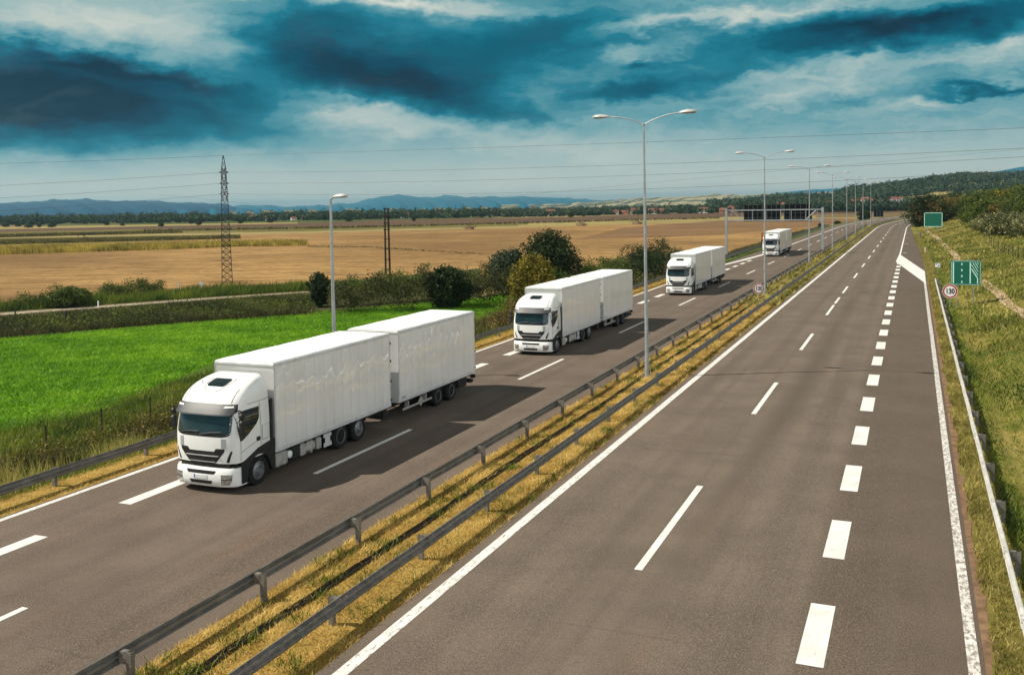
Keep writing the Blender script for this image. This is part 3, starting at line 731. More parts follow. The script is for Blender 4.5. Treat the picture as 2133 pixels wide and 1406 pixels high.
    for s in (-1, 1):
        b = MB(); b.box(*sorted((s*.70, s*1.22)), 1.98, 2.72, .30, .80, .06); b.box(*sorted((s*.70, s*1.232)), 2.14, 2.18, .295, .806, .02); b.box(*sorted((s*.70, s*1.232)), 2.5, 2.54, .295, .806, .02); b.build('fuel_tank', MT['tank'], root)
        b = MB(); b.lathe([(s*.8, .14), (s*1.14, .14), (s*1.17, .11), (s*1.18, .01)], 'x', (0, 2.92, .56), 18); b.build('air_tank', MT['signwhite'], root)
        b = MB()
        b.box(*sorted((s*.75, s*1.21)), 3.50, 3.80, .32, .78, .05); b.box(*sorted((s*.75, s*1.20)), 3.86, 4.45, .32, .78, .12); b.box(*sorted((s*.75, s*1.22)), 4.10, 4.16, .315, .785, .02); b.box(*sorted((s*.75, s*1.21)), 4.50, 4.78, .32, .78, .05)
        b.build('side_tank', MT['tank'], root)
        b = MB(); b.box(*sorted((s*1.16, s*1.20)), 4.92, 5.42, .30, .46, .01); b.box(*sorted((s*1.16, s*1.20)), 4.92, 5.42, .66, .80, .01); b.box(*sorted((s*1.16, s*1.20)), 5.02, 5.32, .462, .658, .01); b.build('rear_reflector_plate', MT['trim'], root)
        b = MB(); b.box(*sorted((s*.8, s*1.18)), 3.0, 3.45, .35, .8, .02); b.build('battery_box', MT['black'], root)
        for yc in (5.98, 7.24): b = MB(); b.grid([[(s*.72, yc+.58*math.cos(a), .5+.56*math.sin(a)), (s*1.25, yc+.58*math.cos(a), .5+.56*math.sin(a))] for a in np.linspace(.35, 2.79, 9)]); b.build('mudguard', MT['black'], root)
        wheel(root, s*1.22, 1.07, .50, .32, s, False)
        wheel(root, s*1.24, 5.98, .50, .60, s, True); wheel(root, s*1.24, 7.24, .50, .34, s, False)
        wheel(root, s*1.24, 14.02, .46, .42, s, True); wheel(root, s*1.24, 15.38, .46, .42, s, True)
    cargo(root, 1.98, 9.71, .90, 3.95, 1.262, 3, 'cargo_box')
    cargo(root, 10.42, 17.94, .90, 3.95, 1.262, 8, 'trailer_box')
    b = MB(); b.box(-.5, -.32, 11.2, 17.8, .55, .85); b.box(.32, .5, 11.2, 17.8, .55, .85); b.box(-1.1, 1.1, 10.5, 17.9, .76, .86); b.box(-.9, .9, 13.4, 16.0, .35, .7)
    b.box(-1.2, 1.2, 17.6, 17.86, .42, .60, .03); b.box(.4, 1.2, 16.2, 17.1, .40, .80, .03); b.box(-1.2, -.4, 16.2, 17.1, .40, .80, .03); b.box(-.4, .4, 12.6, 13.4, .4, .6); b.box(-.5, .5, 10.5, 11.4, .5, .8)
    b.box(1.0, 1.24, 17.88, 18.06, .62, .78, .02); b.box(-1.24, -1.0, 17.88, 18.06, .62, .78, .02)
    b.build('trailer_chassis', MT['dark'], root)
    for s in (-1, 1):
        b = MB(); b.box(*sorted((s*1.20, s*1.235)), 10.75, 13.42, .46, .56, .01); b.box(*sorted((s*1.0, s*1.20)), 11.3, 11.36, .5, .8); b.box(*sorted((s*1.0, s*1.20)), 12.9, 12.96, .5, .8); b.build('side_guard', MT['tank'], root)
    b = MB(); b.add([(1.242, 12.35, .34), (1.242, 12.62, .58), (1.242, 12.35, .82), (1.242, 12.08, .58), (1.236, 12.35, .34), (1.236, 12.62, .58), (1.236, 12.35, .82), (1.236, 12.08, .58)], [(0, 1, 2, 3), (7, 6, 5, 4), (0, 4, 5, 1), (1, 5, 6, 2), (2, 6, 7, 3), (3, 7, 4, 0)]); b.build('rhombus_plate', MT['concrete'], root, 0)
    b = MB(); b.box(1.262, 1.275, 10.6, 10.95, 1.02, 1.10); b.build('reflector_label', MT['greyplate'], root)
    return root
truck = make_truck()
TR = [(-21.72, 24.45, 'white box truck with trailer, largest and frontmost of the convoy, crossing the dashed shoulder line'),
      (-21.80, 53.4, 'white box truck with trailer driving second in line, beside the yellowish roadside tree'),
      (-21.55, 91.3, 'white box truck with trailer, third of the convoy, before the left gantry post'),
      (-21.65, 156.3, 'small far white truck and trailer, last of the convoy, just before the sign gantry')]
for i, (x, y, lab) in enumerate(TR):
    o = truck if i == 0 else copy_tree(truck)
    o.location = (x, y, .02); tag(o, lab, 'truck', 'white trucks with trailers in convoy')
# ================================================================== roadside furniture
def guardrail(xf, side, y0, ny, per, ystart, yend, mat, label, group, zb=lambda y: 0.05):
    """W-beam on posts; side = which way the beam faces (+1 towards +x)"""
    root = empty('guardrail', (xf(y0), y0, 0)); ox, oy = xf(y0), y0
    prof = [(.02, .75), (.0, .745), (-.0, .725), (.075, .685), (.078, .65), (.012, .61), (.01, .575), (.078, .535), (.075, .50), (.0, .455), (.0, .435), (.018, .432)]
    ysr = sorted(set([ystart, yend]+[y0+per*k for k in range(ny)])); rows = []
    ysr = [y for y in ysr if ystart <= y <= yend]
    yy = []
    for a, c in zip(ysr[:-1], ysr[1:]): yy += [a, (a+c)/2] if c-a < 3*per else list(np.linspace(a, c, 12))[:-1]
    yy.append(ysr[-1])
    th = .012; yrng = random.Random(int(abs(ox)*10))
    for y in yy:
        x = xf(y)-ox+side*.24; z = zb(y)-.05+yrng.uniform(-.007, .007); j = yrng.uniform(-.008, .008)
        rows.append([(x+j+side*d, y-oy, z+h) for d, h in prof]+[(x+j+side*(d-th), y-oy, z+h) for d, h in prof[::-1]])
    b = MB(); b.grid(rows, close=True); m = len(rows[0]); b.f.append(tuple(range(m))); b.f.append(tuple(range((len(rows)-1)*m, len(rows)*m)))
    for k in range(ny):                        # lap joints with bolts
        y = y0+per*k
        if not ystart+.3 < y < min(yend-.3, 150): continue
        x = xf(y)-ox+side*.246; R_ = []
        for q in (-.16, .16): R_.append([(x+side*d, y-oy+q, h+zb(y)-.05) for d, h in prof])
        b.grid(R_)
        if y < 80:
            for q in (-.1, .1):
                for h in (.70, .52): b.box(*sorted((x+side*.045, x+side*.075)), y-oy+q-.018, y-oy+q+.018, h-.018, h+.018)
    b.build('rail', mat, root, 50)
    pm = sm = None
    for k in range(ny):
        y = y0+per*k
        if not ystart <= y <= yend: continue
        if pm is None:
            b = MB(); b.box(-.06, -.05, -.055, .055, -.3, .72); b.box(.05, .06, -.055, .055, -.3, .72); b.box(-.0505, .0505, -.055, -.045, -.3, .72)
            po = b.build('post', MT['weathered'], root, 0); pm = po.data
            b = MB(); b.box(*sorted((side*.061, side*.235)), -.06, .06, .47, .48); b.box(*sorted((side*.061, side*.235)), -.06, .06, .70, .71); b.box(*sorted((side*.061, side*.235)), -.06, -.05, .481, .699); b.box(*sorted((side*.225, side*.239)), -.05, .06, .481, .699)
            sp = b.build('spacer', MT['weathered'], po, 0); sm = sp.data
        else:
            po = bpy.data.objects.new('post', pm); COL.objects.link(po); po.parent = root
            sp = bpy.data.objects.new('spacer', sm); COL.objects.link(sp); sp.parent = po
        po.location = (xf(y)-ox, y-oy, zb(y)-.05+random.uniform(-.012, .012)); po.rotation_euler = (random.uniform(-.015, .015), random.uniform(-.02, .02), random.uniform(-.03, .03))
    return tag(root, label, 'guardrail', group)
GG = 'steel guardrails along the motorway'
guardrail(lambda y: -14.26+xoff(y), -1, 9.6, 78, 4.1, 8, 322, MT['steel'], 'steel guardrail on the truck side of the dry grass median', GG)
guardrail(lambda y: -12.0+xoff(y), 1, 9.1, 98, 4.1, 8, 404, MT['weathered'], 'steel guardrail on the median edge facing the empty carriageway', GG)
guardrail(lambda y: -27.0+xoff(y)*1.0, 1, 14.8, 80, 4.1, 8, 330, MT['steel'], 'steel guardrail between the trucks and the green crop field', GG, lambda y: .03)
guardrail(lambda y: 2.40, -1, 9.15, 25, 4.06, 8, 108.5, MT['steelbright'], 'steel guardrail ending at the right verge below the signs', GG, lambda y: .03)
a = gp(1517, 527, .75); c = gp(1592, 509, .75)
guardrail(lambda y: a[0]+(c[0]-a[0])*(y-a[1])/(c[1]-a[1]), 1, a[1]+1, 16, 4.1, a[1], c[1], MT['steel'], 'short second guardrail on the far bank behind the third truck', GG, lambda y: .03)
guardrail(lambda y: 1.35+(y-226)*.02, -1, 227, 4, 4.1, 226, 241, MT['steel'], 'short guardrail end beside the far lay-by', GG, lambda y: .35)
# --- street lamps
def lamp_head(root, sx, x0, z0, tilt):
    b = MB(); n = 9; rows = []
    for k, (t, w, h0, h1) in enumerate([(0, .05, -.03, .04), (.08, .09, -.05, .07), (.22, .13, -.07, .12), (.5, .165, -.085, .165), (.75, .155, -.08, .14), (.92, .11, -.06, .09), (1.0, .04, -.03, .04)]):
        L_ = .98*t; r = []
        for i in range(10):
            w_ = 2*math.pi*i/10; yy = w*math.cos(w_); zz = (h1 if math.sin(w_) > 0 else -h0)*math.sin(w_)
            if math.sin(w_) < -.01: zz = max(h0*.55, zz)
            r.append((x0+sx*L_, yy, z0+zz+tilt*L_))
        rows.append(r)
    b.grid(rows, close=True); b.f.append(tuple(range(10))); b.f.append(tuple(range(60, 70)))
    o = b.build('lamp_head', MT['lamp'], root, 50)
    g_ = MB(); g_.box(*sorted((x0+sx*.22, x0+sx*.9)), -.10, .10, z0-.075+tilt*.5, z0-.045+tilt*.5, .01); g_.build('lamp_glass', MT['lampglass'], o)
def double_lamp():
    root = empty('street_lamp')
    b = MB(); b.tube([(0, 0, 0), (0, 0, .9), (0, 0, 1.0), (0, 0, 6), (0, 0, 13.37)], [.125, .12, .105, .085, .05], 14)
    b.lathe([(13.3, .055), (13.36, .075), (13.46, .07), (13.5, .02)], 'z', n=12); b.build('pole', MT['pole'], root)
    b = MB(); b.box(-.3, .3, -.3, .3, -.25, .03, .02)
    for sx in (-1, 1):
        for sy in (-1, 1): b.lathe([(.03, .03), (.08, .03)], 'z', (sx*.2, sy*.2, 0), 8)
    b.build('base_plate', MT['concrete'], root)
    for s in (-1, 1):
        b = MB(); b.tube([(s*u, 0, 13.38+.52*(1-(1-u/2.0)**2)) for u in np.linspace(0, 2.0, 10)], .032, 8); b.build('arm', MT['pole'], root)
        lamp_head(root, s, s*1.88, 13.90, .03 if s > 0 else .03)
    return root
dl = double_lamp()
LP = [(-13.2, 48.5, 'tall double-armed street lamp, nearest of the median row, beside the second truck'),
      (-13.5, 93.5, 'double-armed street lamp standing just behind the median speed sign'),
      (-13.7, 137.7, 'double-armed street lamp in front of the right sign panel of the gantry'),
      (-13.4, 174.8, 'double-armed street lamp just right of the right gantry post'),
      (-13.65, 217.4, 'fifth double-armed street lamp of the median row, fully against the wooded hill'),
      (-13.5, 243.4+4, 'sixth double-armed street lamp of the median row'),
      (-13.6, 286.3, 'seventh double-armed street lamp, next to the dark roadside bush'),
      (-12.9, 322, 'farthest double-armed street lamp, at the start of the bend')]
for i, (x, y, lab) in enumerate(LP):
    o = dl if i == 0 else copy_tree(dl); o.location = (x, y, .03); o.rotation_euler = (0, random.uniform(-.004, .004), random.uniform(-.06, .06))
    tag(o, lab, 'street lamp', 'double-armed street lamps along the median')
root = empty('street_lamp', (-29.0, 42.7, -.45))
b = MB(); b.tube([(0, 0, -.2), (0, 0, 1), (0, 0, 6), (0, 0, 10.2)], [.12, .11, .09, .06], 12); b.build('pole', MT['pole'], root)
b = MB(); b.tube([(0, 0, 10.15), (.1, 0, 10.27), (.25, 0, 10.3)], .045, 8); b.build('arm', MT['pole'], root)
lamp_head(root, 1, .12, 10.32, .05)
tag(root, 'single-headed grey street lamp rising from the field side behind the first truck', 'street lamp')
# --- sign gantry over the truck carriageway
root = empty('sign_gantry', (-22.5, 167, 0)); O = -22.5
for x, zb in ((-30.75, -.9), (-14.4, 0)):
    b = MB(); b.box(x-O-.19, x-O+.19, -.19, .19, zb, 7.85, .02); b.box(x-O-.45, x-O+.45, -.45, .45, zb-.3, zb+.08, .02); b.build('post', MT['pole'], root)
b = MB()
for z in (5.72, 7.5): b.box(-30.75-O+.19, -14.4-O-.19, -.09, .09, z-.1, z+.1, .01); b.box(-30.75-O+.19, -14.4-O-.19, .7, .84, z-.08, z+.08, .01)
for x in (-29.9, -28.0, -26.2, -23.9, -21.4, -19.6, -17.2, -15.3): b.tube([(x-O, 0, 5.8), (x-O, 0, 7.4)], .05, 6); b.tube([(x-O, 0, 5.8), (x-O, .78, 5.8)], .04, 6); b.tube([(x-O, 0, 7.4), (x-O, .78, 7.4)], .04, 6)
b.tube([(-29.6-O, -.02, 7.35), (-28.1-O, -.02, 5.85)], .05, 6); b.tube([(-17.1-O, -.02, 5.85), (-15.5-O, -.02, 7.35)], .05, 6)
b.build('truss', MT['pole'], root)
for x0, x1, n in ((-27.8, -21.45, 8), (-20.9, -16.25, 5)):
    b = MB(); b.box(x0-O, x1-O, .95, 1.05, 5.52, 8.38); p = b.build('sign_panel', MT['signback'], root, 0)
    b = MB()
    for k in range(n+1): x = x0+(x1-x0)*k/n; b.box(x-O-.028, x-O+.028, .87, .949, 5.55, 8.36)
    for z in (6.15, 6.95): b.box(x0-O, x1-O, .84, .868, z-.02, z+.02)
    b.build('panel_frame', MT['frame'], p, 0)
tag(root, 'grey steel gantry with the dark backs of two direction signs over the truck lanes', 'sign gantry')
# --- traffic signs
def text_obj(txt, size, m, parent, loc):
    c = bpy.data.curves.new('numerals', 'FONT'); c.body = txt; c.size = size; c.extrude = .006; c.align_x = 'CENTER'; c.align_y = 'CENTER'; c.offset = .022*size
    c.materials.append(m); o = bpy.data.objects.new('numerals', c); COL.objects.link(o); o.parent = parent
    o.location = loc; o.rotation_euler = (math.pi/2, 0, 0); o.scale = (.8, 1, 1)
    bpy.context.view_layer.update(); me = bpy.data.meshes.new_from_object(o); r = bpy.data.objects.new('numerals', me); COL.objects.link(r); r.parent = parent
    r.location = loc; r.rotation_euler = (math.pi/2, 0, 0); r.scale = (.8, 1, 1); bpy.data.objects.remove(o); return r
def round_sign(x, y, zb, zc, r, label, rz=0.):
    root = empty('speed_sign', (x, y, zb), rz); z = zc-zb
    b = MB(); b.tube([(0, .05, -.3), (0, .05, z+r*.7)], .03, 8); b.build('post', MT['pole'], root)
    b = MB(); b.lathe([(.0, r), (.02, r), (.02, r*.1)], 'y', (0, 0, z), 40); d = b.build('sign_disc', MT['signred'], root, 30)
    b = MB(); b.lathe([(-.008, r*.80), (-.001, r*.80)], 'y', (0, 0, z), 40); b.lathe([(-.006, r), (-.001, r)], 'y', (0, 0, z), 40)
    b = MB(); b.lathe([(-.012, r*.76), (-.002, r*.76)], 'y', (0, 0, z), 40); b.build('sign_face', MT['signwhite'], d, 30)
    b = MB(); n = 40; rows = []
    for k in range(n): w = 2*math.pi*k/n; rows.append([(q*math.cos(w), e, z+q*math.sin(w)) for q, e in ((r*.955, -.004), (r*1.005, -.004), (r*1.005, .024))])
    b.grid(rows+[rows[0]]); b.build('sign_border', MT['signwhite'], d, 30)
    text_obj('130', r*1.02, MT['signblack'], d, (0, -.02, z))
    return tag(root, label, 'speed sign', 'round speed limit signs')
round_sign(-13.2, 87.7, 0, 1.18, .50, 'round red-bordered 130 sign standing on the median between the guardrails', .18)
p = at_dist(1979, 607, 86.8)
round_sign(p.x, 86.8, 0, p.z, .59, 'round red-bordered 130 sign beside the right guardrail below the lane sign', -.02)
Y1 = 88.; A0 = at_dist(1980, 594, Y1); A1 = at_dist(2044, 543, Y1)
root = empty('lane_sign', ((A0.x+A1.x)/2, Y1, hill_z((A0.x+A1.x)/2, Y1))); hw = (A1.x-A0.x)/2; z0 = A0.z-root.location.z; z1 = A1.z-root.location.z
b = MB(); b.box(-hw, hw, 0, .04, z0, z1, .012); pn = b.build('sign_panel', MT['green'], root)
fr = MB(); wd = 2*hw; hh = z1-z0; e = .035
def bar(b, u0, v0, u1, v1, t):               # stripe on the panel from (u,v) to (u,v), in panel fractions
    p, q = Vector((-hw+u0*wd, z0+v0*hh)), Vector((-hw+u1*wd, z0+v1*hh)); d = (q-p).normalized(); nn = Vector((-d.y, d.x))*t/2
    c = [p+nn, p-nn, q-nn, q+nn]
    b.add([(v.x, -.012, v.y) for v in c]+[(v.x, -.002, v.y) for v in c], [(0, 1, 2, 3), (7, 6, 5, 4), (0, 4, 5, 1), (1, 5, 6, 2), (2, 6, 7, 3), (3, 7, 4, 0)])
bar(fr, .04, .03, .96, .03, e); bar(fr, .04, .97, .96, .97, e); bar(fr, .03, .05, .03, .95, e); bar(fr, .97, .05, .97, .95, e)
fr.build('sign_border', MT['mint'], pn, 0)
b = MB(); bar(b, .09, .07, .09, .93, .10); bar(b, .645, .07, .645, .93, .10)
for v in (.13, .37, .61, .85): bar(b, .37, v-.045, .37, v+.045, .10)
bar(b, .69, .66, .885, .29, .08); bar(b, .885, .29, .885, .07, .09)
for u0, v0, u1, v1 in ((.68, .83, .905, .40), (.72, .93, .905, .55), (.80, .93, .905, .70), (.87, .93, .905, .84)): bar(b, u0, v0, u1, v1, .045)
b.build('lane_pictogram', MT['mint'], pn, 0)
for u in (-.58*hw, .50*hw): b = MB(); b.tube([(u, .08, -.5), (u, .08, z1+.05)], .035, 8); b.build('post', MT['pole'], root)
tag(root, 'green lane sign with white lines showing the right lane merging', 'road sign')
Y2 = 262.; A0 = at_dist(1925, 473, Y2); A1 = at_dist(1963, 443, Y2)
root = empty('direction_sign', ((A0.x+A1.x)/2, Y2, hill_z((A0.x+A1.x)/2, Y2))); hw = (A1.x-A0.x)/2; z0 = A0.z-root.location.z; z1 = A1.z-root.location.z
b = MB(); b.box(-hw, hw, 0, .08, z0, z1, .02); pn = b.build('sign_panel', MT['green'], root)
fr = MB(); wd = 2*hw; hh = z1-z0
bar(fr, .02, .02, .98, .02, .16); bar(fr, .02, .98, .98, .98, .16); bar(fr, .015, .04, .015, .96, .16); bar(fr, .985, .04, .985, .96, .16); fr.build('sign_border', MT['mint'], pn, 0)
for u in (-.6*hw, .1*hw, .6*hw): b = MB(); b.tube([(u, .13, -.8), (u, .13, z1)], .07, 8); b.build('post', MT['pole'], root)
tag(root, 'blank green direction sign with pale border below the wooded slope', 'road sign')
Y3 = 430.; A0 = at_dist(1820, 452, Y3); A1 = at_dist(1840, 440, Y3)
root = empty('direction_sign', ((A0.x+A1.x)/2, Y3, 0)); hw = (A1.x-A0.x)/2
b = MB(); b.box(-hw, hw, 0, .1, A0.z, A1.z); pn = b.build('sign_panel', MT['signback'], root, 0)
b = MB()
for k in range(4): x = -hw+2*hw*k/3; b.box(x-.08, x+.08, -.12, -.002, 0, A1.z)
b.build('panel_frame', MT['frame'], root, 0)
tag(root, 'far dark sign back beside the bend, right of the last lamps', 'road sign')
Y4 = 192.; A0 = at_dist(1587, 502, Y4); A1 = at_dist(1599, 486, Y4)
root = empty('warning_board', ((A0.x+A1.x)/2, Y4, -.3)); hw = (A1.x-A0.x)/2
b = MB(); b.box(-hw, hw, 0, .06, A0.z+.3, A1.z+.3, .01); pn = b.build('sign_panel', MT['orange'], root)
fr = MB(); z0 = A0.z+.3; z1 = A1.z+.3; wd = 2*hw; hh = z1-z0; bar(fr, .0, .0, 1, .0, .12); bar(fr, 0, 1, 1, 1, .12); bar(fr, 0, 0, 0, 1, .12); bar(fr, 1, 0, 1, 1, .12); fr.build('sign_border', MT['signblack'], pn, 0)
for u in (-.7*hw, .7*hw): b = MB(); b.tube([(u, .09, -.5), (u, .09, z1)], .04, 8); b.build('post', MT['pole'], root)
tag(root, 'orange board with dark edge behind the last truck', 'board')
p = onhill(1953, 573); root = empty('marker_sign', p); k = p.y/F0
b = MB(); b.tube([(0, .03, -.2), (0, .03, 20*k)], .025, 8); b.build('post', MT['pole'], root)
b = MB(); b.box(-4.4*k, 4.4*k, 0, .02, 15.5*k, 22.5*k, .004); s_ = b.build('sign_panel', MT['signwhite'], root)
b = MB(); b.box(-3.6*k, -1.0*k, -.008, -.001, 19.5*k, 21.5*k); b.box(.5*k, 2.6*k, -.008, -.001, 16.8*k, 18.8*k); b.box(1.9*k, 3.6*k, -.008, -.001, 19.8*k, 21.4*k); b.build('pictogram', MT['blue'], s_, 0)
tag(root, 'small white sign with blue marks on a thin post in the right grass', 'sign')
p = onhill(1927, 529); b = MB(); b.box(-.06, .06, -.05, .05, 0, 1.05, .02); o = b.build('delineator_post', MT['signwhite'], None, 40, p); tag(o, 'short white delineator post in the grass by the far lay-by', 'post')
for px, lab in ((420, 'round white marker disc at the ploughed field edge, nearer the pylon'), (372, 'slim white marker stick at the ploughed field edge, left of the disc')):
    q = gp(px, 614, ZF); r = empty('field_marker', (q[0], q[1], ZF)); b = MB(); b.tube([(0, 0, 0), (0, 0, 1.6)], .035, 6); b.build('post', MT['signwhite'], r)
    b = MB()
    if px == 420: b.lathe([(-.02, .26), (.02, .26)], 'y', (0, -.05, 1.45), 20)
    else: b.box(-.07, .07, -.06, -.03, 1.1, 1.65, .01)
    b.build('marker_plate', MT['signwhite'], r); r.rotation_euler = (0, 0, .8); tag(r, lab, 'marker')
q = gp(137, 682, ZF); b = MB(); b.tube([(0, 0, -.2), (.02, 0, .7), (0, .03, 1.55)], [.12, .11, .10], 8); b.box(-.17, .17, -.12, .12, 1.1, 1.6, .03); tag(b.build('wooden_post', MT['wood'], None, 40, (q[0], q[1], ZF)), 'thick dark wooden post in the rough grass before the path', 'post')
q = gp(30, 664, ZF); b = MB(); b.tube([(0, 0, -.2), (.35, -.1, 1.15)], [.08, .06], 8); tag(b.build('wooden_post', MT['wood'], None, 40, (q[0], q[1], ZF)), 'thin leaning wooden post beside the path', 'post')
q = gp(205, 642, ZF); b = MB(); b.box(-.07, .07, -.05, .05, 0, .85, .02); b.box(-.072, .072, -.052, .052, .5, .62); tag(b.build('delineator_post', MT['signwhite'], None, 40, (q[0], q[1], ZF)), 'tiny white post standing at the path edge', 'post')
# --- pylon, twin pole, wires
q = gp(474, 604, ZF); PB = Vector((q[0], q[1], ZF)); ang = math.atan2(q[1], q[0])
root = empty('lattice_pylon', PB, ang-math.pi/2)
HT = 18.6; wz = lambda z: np.interp(z, [0, HT*.72, HT*.9, HT], [.72, .40, .30, .03])
b = MB(); zs = [0]; 
while zs[-1] < HT*.9: zs.append(zs[-1]+1.15*float(wz(zs[-1])) +.12)
zs.append(HT*.95); zs.append(HT)
for sx in (-1, 1):
    for sy in (-1, 1): b.tube([(sx*float(wz(z)), sy*float(wz(z)), z) for z in zs], .05, 5)
b.build('leg_frame', MT['lattice'], root)
b = MB()
for a_, c_ in zip(zs[:-1], zs[1:]):
    w0, w1 = float(wz(a_)), float(wz(c_))
    for k in range(4):
        ca, sa = [(1, 0), (0, 1), (-1, 0), (0, -1)][k]
        R2 = lambda u, v, z: (ca*u-sa*v, sa*u+ca*v, z)
        b.tube([R2(-w0, -w0, a_), R2(w1, -w1, c_)], .024, 4); b.tube([R2(w0, -w0, a_), R2(-w1, -w1, c_)], .024, 4); b.tube([R2(-w1, -w1, c_), R2(w1, -w1, c_)], .02, 4)
b.build('bracing', MT['lattice'], root)
ARM = [HT-(338-297)*HT/306., HT-(363-297)*HT/306., HT-(387-297)*HT/306.]
for i, z in enumerate(ARM):
    b = MB(); ln = 1.9
    for s in (-1, 1):
        for u in (-.25, .25): b.tube([(u, 0, z+.5), (0, s*ln, z+.3)], .03, 5); b.tube([(u, 0, z+1.1), (0, s*ln, z+.3)], .025, 5)
    b.build('crossarm', MT['lattice'], root)
    b = MB()
    for s in (-1, 1):
        b.tube([(.30*math.sin(w)*(1 if s > 0 else .8), s*ln, z+.1-.55*math.sin(w/2)**2*1.6) for w in np.linspace(-2.6, 2.6, 11)], .035, 5)
        b.tube([(-.28, s*ln*.9, z+.25), (-.6, s*ln*.9, z+.15)], .05, 6); b.tube([(.28, s*ln*.9, z+.25), (.6, s*ln*.9, z+.15)], .05, 6)
    b.build('insulator', MT['lattice'], root)
tag(root, 'tall dark steel lattice pylon at the edge of the ploughed field', 'pylon')
q = gp(808, 574, ZF); TP = Vector((q[0], q[1], ZF)); ang2 = math.atan2(q[1], q[0])
root = empty('utility_pole', TP, ang2-math.pi/2); HT2 = 10.95
for s in (-.27, .27): b = MB(); b.tube([(s*1.25, 0, -.2), (s, 0, HT2)], [.17, .13], 10); b.build('pole', MT['wood'], root)
b = MB()
for z in (1.0, 2.6, 4.3, 5.9, 7.4, 8.5, 9.6, 10.8): b.box(-.52, .52, -.09, .09, z-.07, z+.07)
b.build('cross_tie', MT['wood'], root, 0)
b = MB(); b.tube([(-1.2, -.3, 9.65), (1.5, .3, 9.7)], .05, 6); b.tube([(1.4, .3, 9.7), (.9, .3, 9.0)], .025, 5); b.build('crossarm', MT['lattice'], root)
tag(root, 'twin wooden utility pole with cross ties standing in the tan field', 'utility pole')
def wire(A, Bp, pix, label, r=.016, sag=None):
    """hanging wire from A towards plan point Bp; its height follows the surveyed pixels"""
    T, Zs = [0.], [A.z]
    for (px, py) in pix:
        d = ray(px, py); ax, ay = A.x, A.y; bx, by = Bp[0]-ax, Bp[1]-ay
        det = d.x*(-by)+bx*d.y                # d*s = A + b*t
        s = (ax*(-by)+bx*ay)/det; t = (d.x*ay-d.y*ax)/det
        T.append(t); Zs.append(HC+d.z*s)
    if len(pix) == 1:
        dl = math.hypot(Bp[0]-A.x, Bp[1]-A.y); c = sag; t1 = T[1]; k1 = (Zs[1]-Zs[0]-c*t1*t1)/t1; co_ = [c, k1, Zs[0]]
    else: co_ = list(np.linalg.solve(np.array([[t*t, t, 1] for t in T[:3]]), np.array(Zs[:3])))
    b = MB(); b.tube([(A.x+(Bp[0]-A.x)*t, A.y+(Bp[1]-A.y)*t, co_[0]*t*t+co_[1]*t+co_[2]) for t in np.linspace(0, 1, 41)], r, 5)
    return tag(b.build('power_line', MT['wire'], None, 60), label, 'power line', 'overhead wires of the pylon')
def far(px, dist):
    d = ray(px, 420); h = math.hypot(d.x, d.y); return (d.x/h*dist, d.y/h*dist)
RB, LB = far(2420, 98), far(-500, 150)
for zt, (m1, m2), l1, nm in ((HT, (306, 267), 341, 'topmost'), (ARM[0]+.2, (351, 309), 387, 'second from top'), (ARM[1]+.2, (374, 327), 413, 'third from top'), (ARM[2]+.2, (402, 355), 440, 'lowest')):
    A = PB+Vector((0, 0, zt))
    wire(A, RB, [(1066, m1), (2133, m2)], '%s wire running right from the lattice pylon over the motorway' % nm)
    wire(A, LB, [(0, l1)], '%s wire running left from the lattice pylon over the fields' % nm, .016, 1.2)
RB2, LB2 = far(2420, 150), far(330, 170)
A = TP+Vector((0, 0, 10.9)); wire(A, RB2, [(1400, 377), (2133, 311)], 'thin wire rising right from the top of the twin utility pole', .011)
A = TP+Vector((0, 0, 9.7)); wire(A, far(1500, 260), [(1066, 433.5), (1300, 437)], 'thin wire running right from the crossarm of the twin utility pole', .011)
wire(A, LB2, [(690, 440)], 'thin wire running left from the crossarm of the twin utility pole', .011, .5)
# --- wire fences
def fence(P, hgt, label, m, wires=3):
    root = empty('wire_fence', P[0])
    for p in P: b = MB(); d = p-P[0]; b.tube([(d.x, d.y, d.z-.2), (d.x+random.uniform(-.05, .05), d.y, d.z+hgt*random.uniform(.9, 1.05))], .045, 6); b.build('post', m, root)
    b = MB()
    for w in range(wires): b.tube([(p-P[0])+Vector((0, 0, hgt*(.3+.3*w))) for p in P], .008, 4)
    b.build('fence_wire', MT['wire'], root, 60); return tag(root, label, 'fence', 'wire fences')
def bank_z(x): return float(np.interp(-x, [26, 26.9, 27.7, 29, 31.5, 34, 37, 60], [-.012, .02, -.04, -.45, -1.25, -1.7, -1.9, ZF-.012]))
q0, q1, q2 = gp(98, 946, -1.75), gp(313, 872, -1.75), gp(1062, 686, -1.75)
PL = [Vector((*q0, -1.75)).lerp(Vector((*q1, -1.75)), t) for t in (-1, -.5, 0, .5, 1)]+[Vector((*q1, -1.75)).lerp(Vector((*q2, -1.75)), k/9) for k in range(1, 13)]
fence([Vector((p.x, p.y, bank_z(p.x))) for p in PL], 1.45, 'rusty wire fence along the weeds below the left bank', MT['wood'])
PR = [onhill(x, y) for x, y in ((2046, 492), (2050, 495), (2055, 499), (2061, 505), (2065, 512), (2070, 518), (2079, 525), (2087, 526), (2093, 528), (2101, 532), (2110, 536), (2121, 540), (2133, 545), (2150, 552), (2170, 560))]
fence(PR, 1.5, 'dark wooden post fence on the hillside below the pale bushes', MT['wood'])
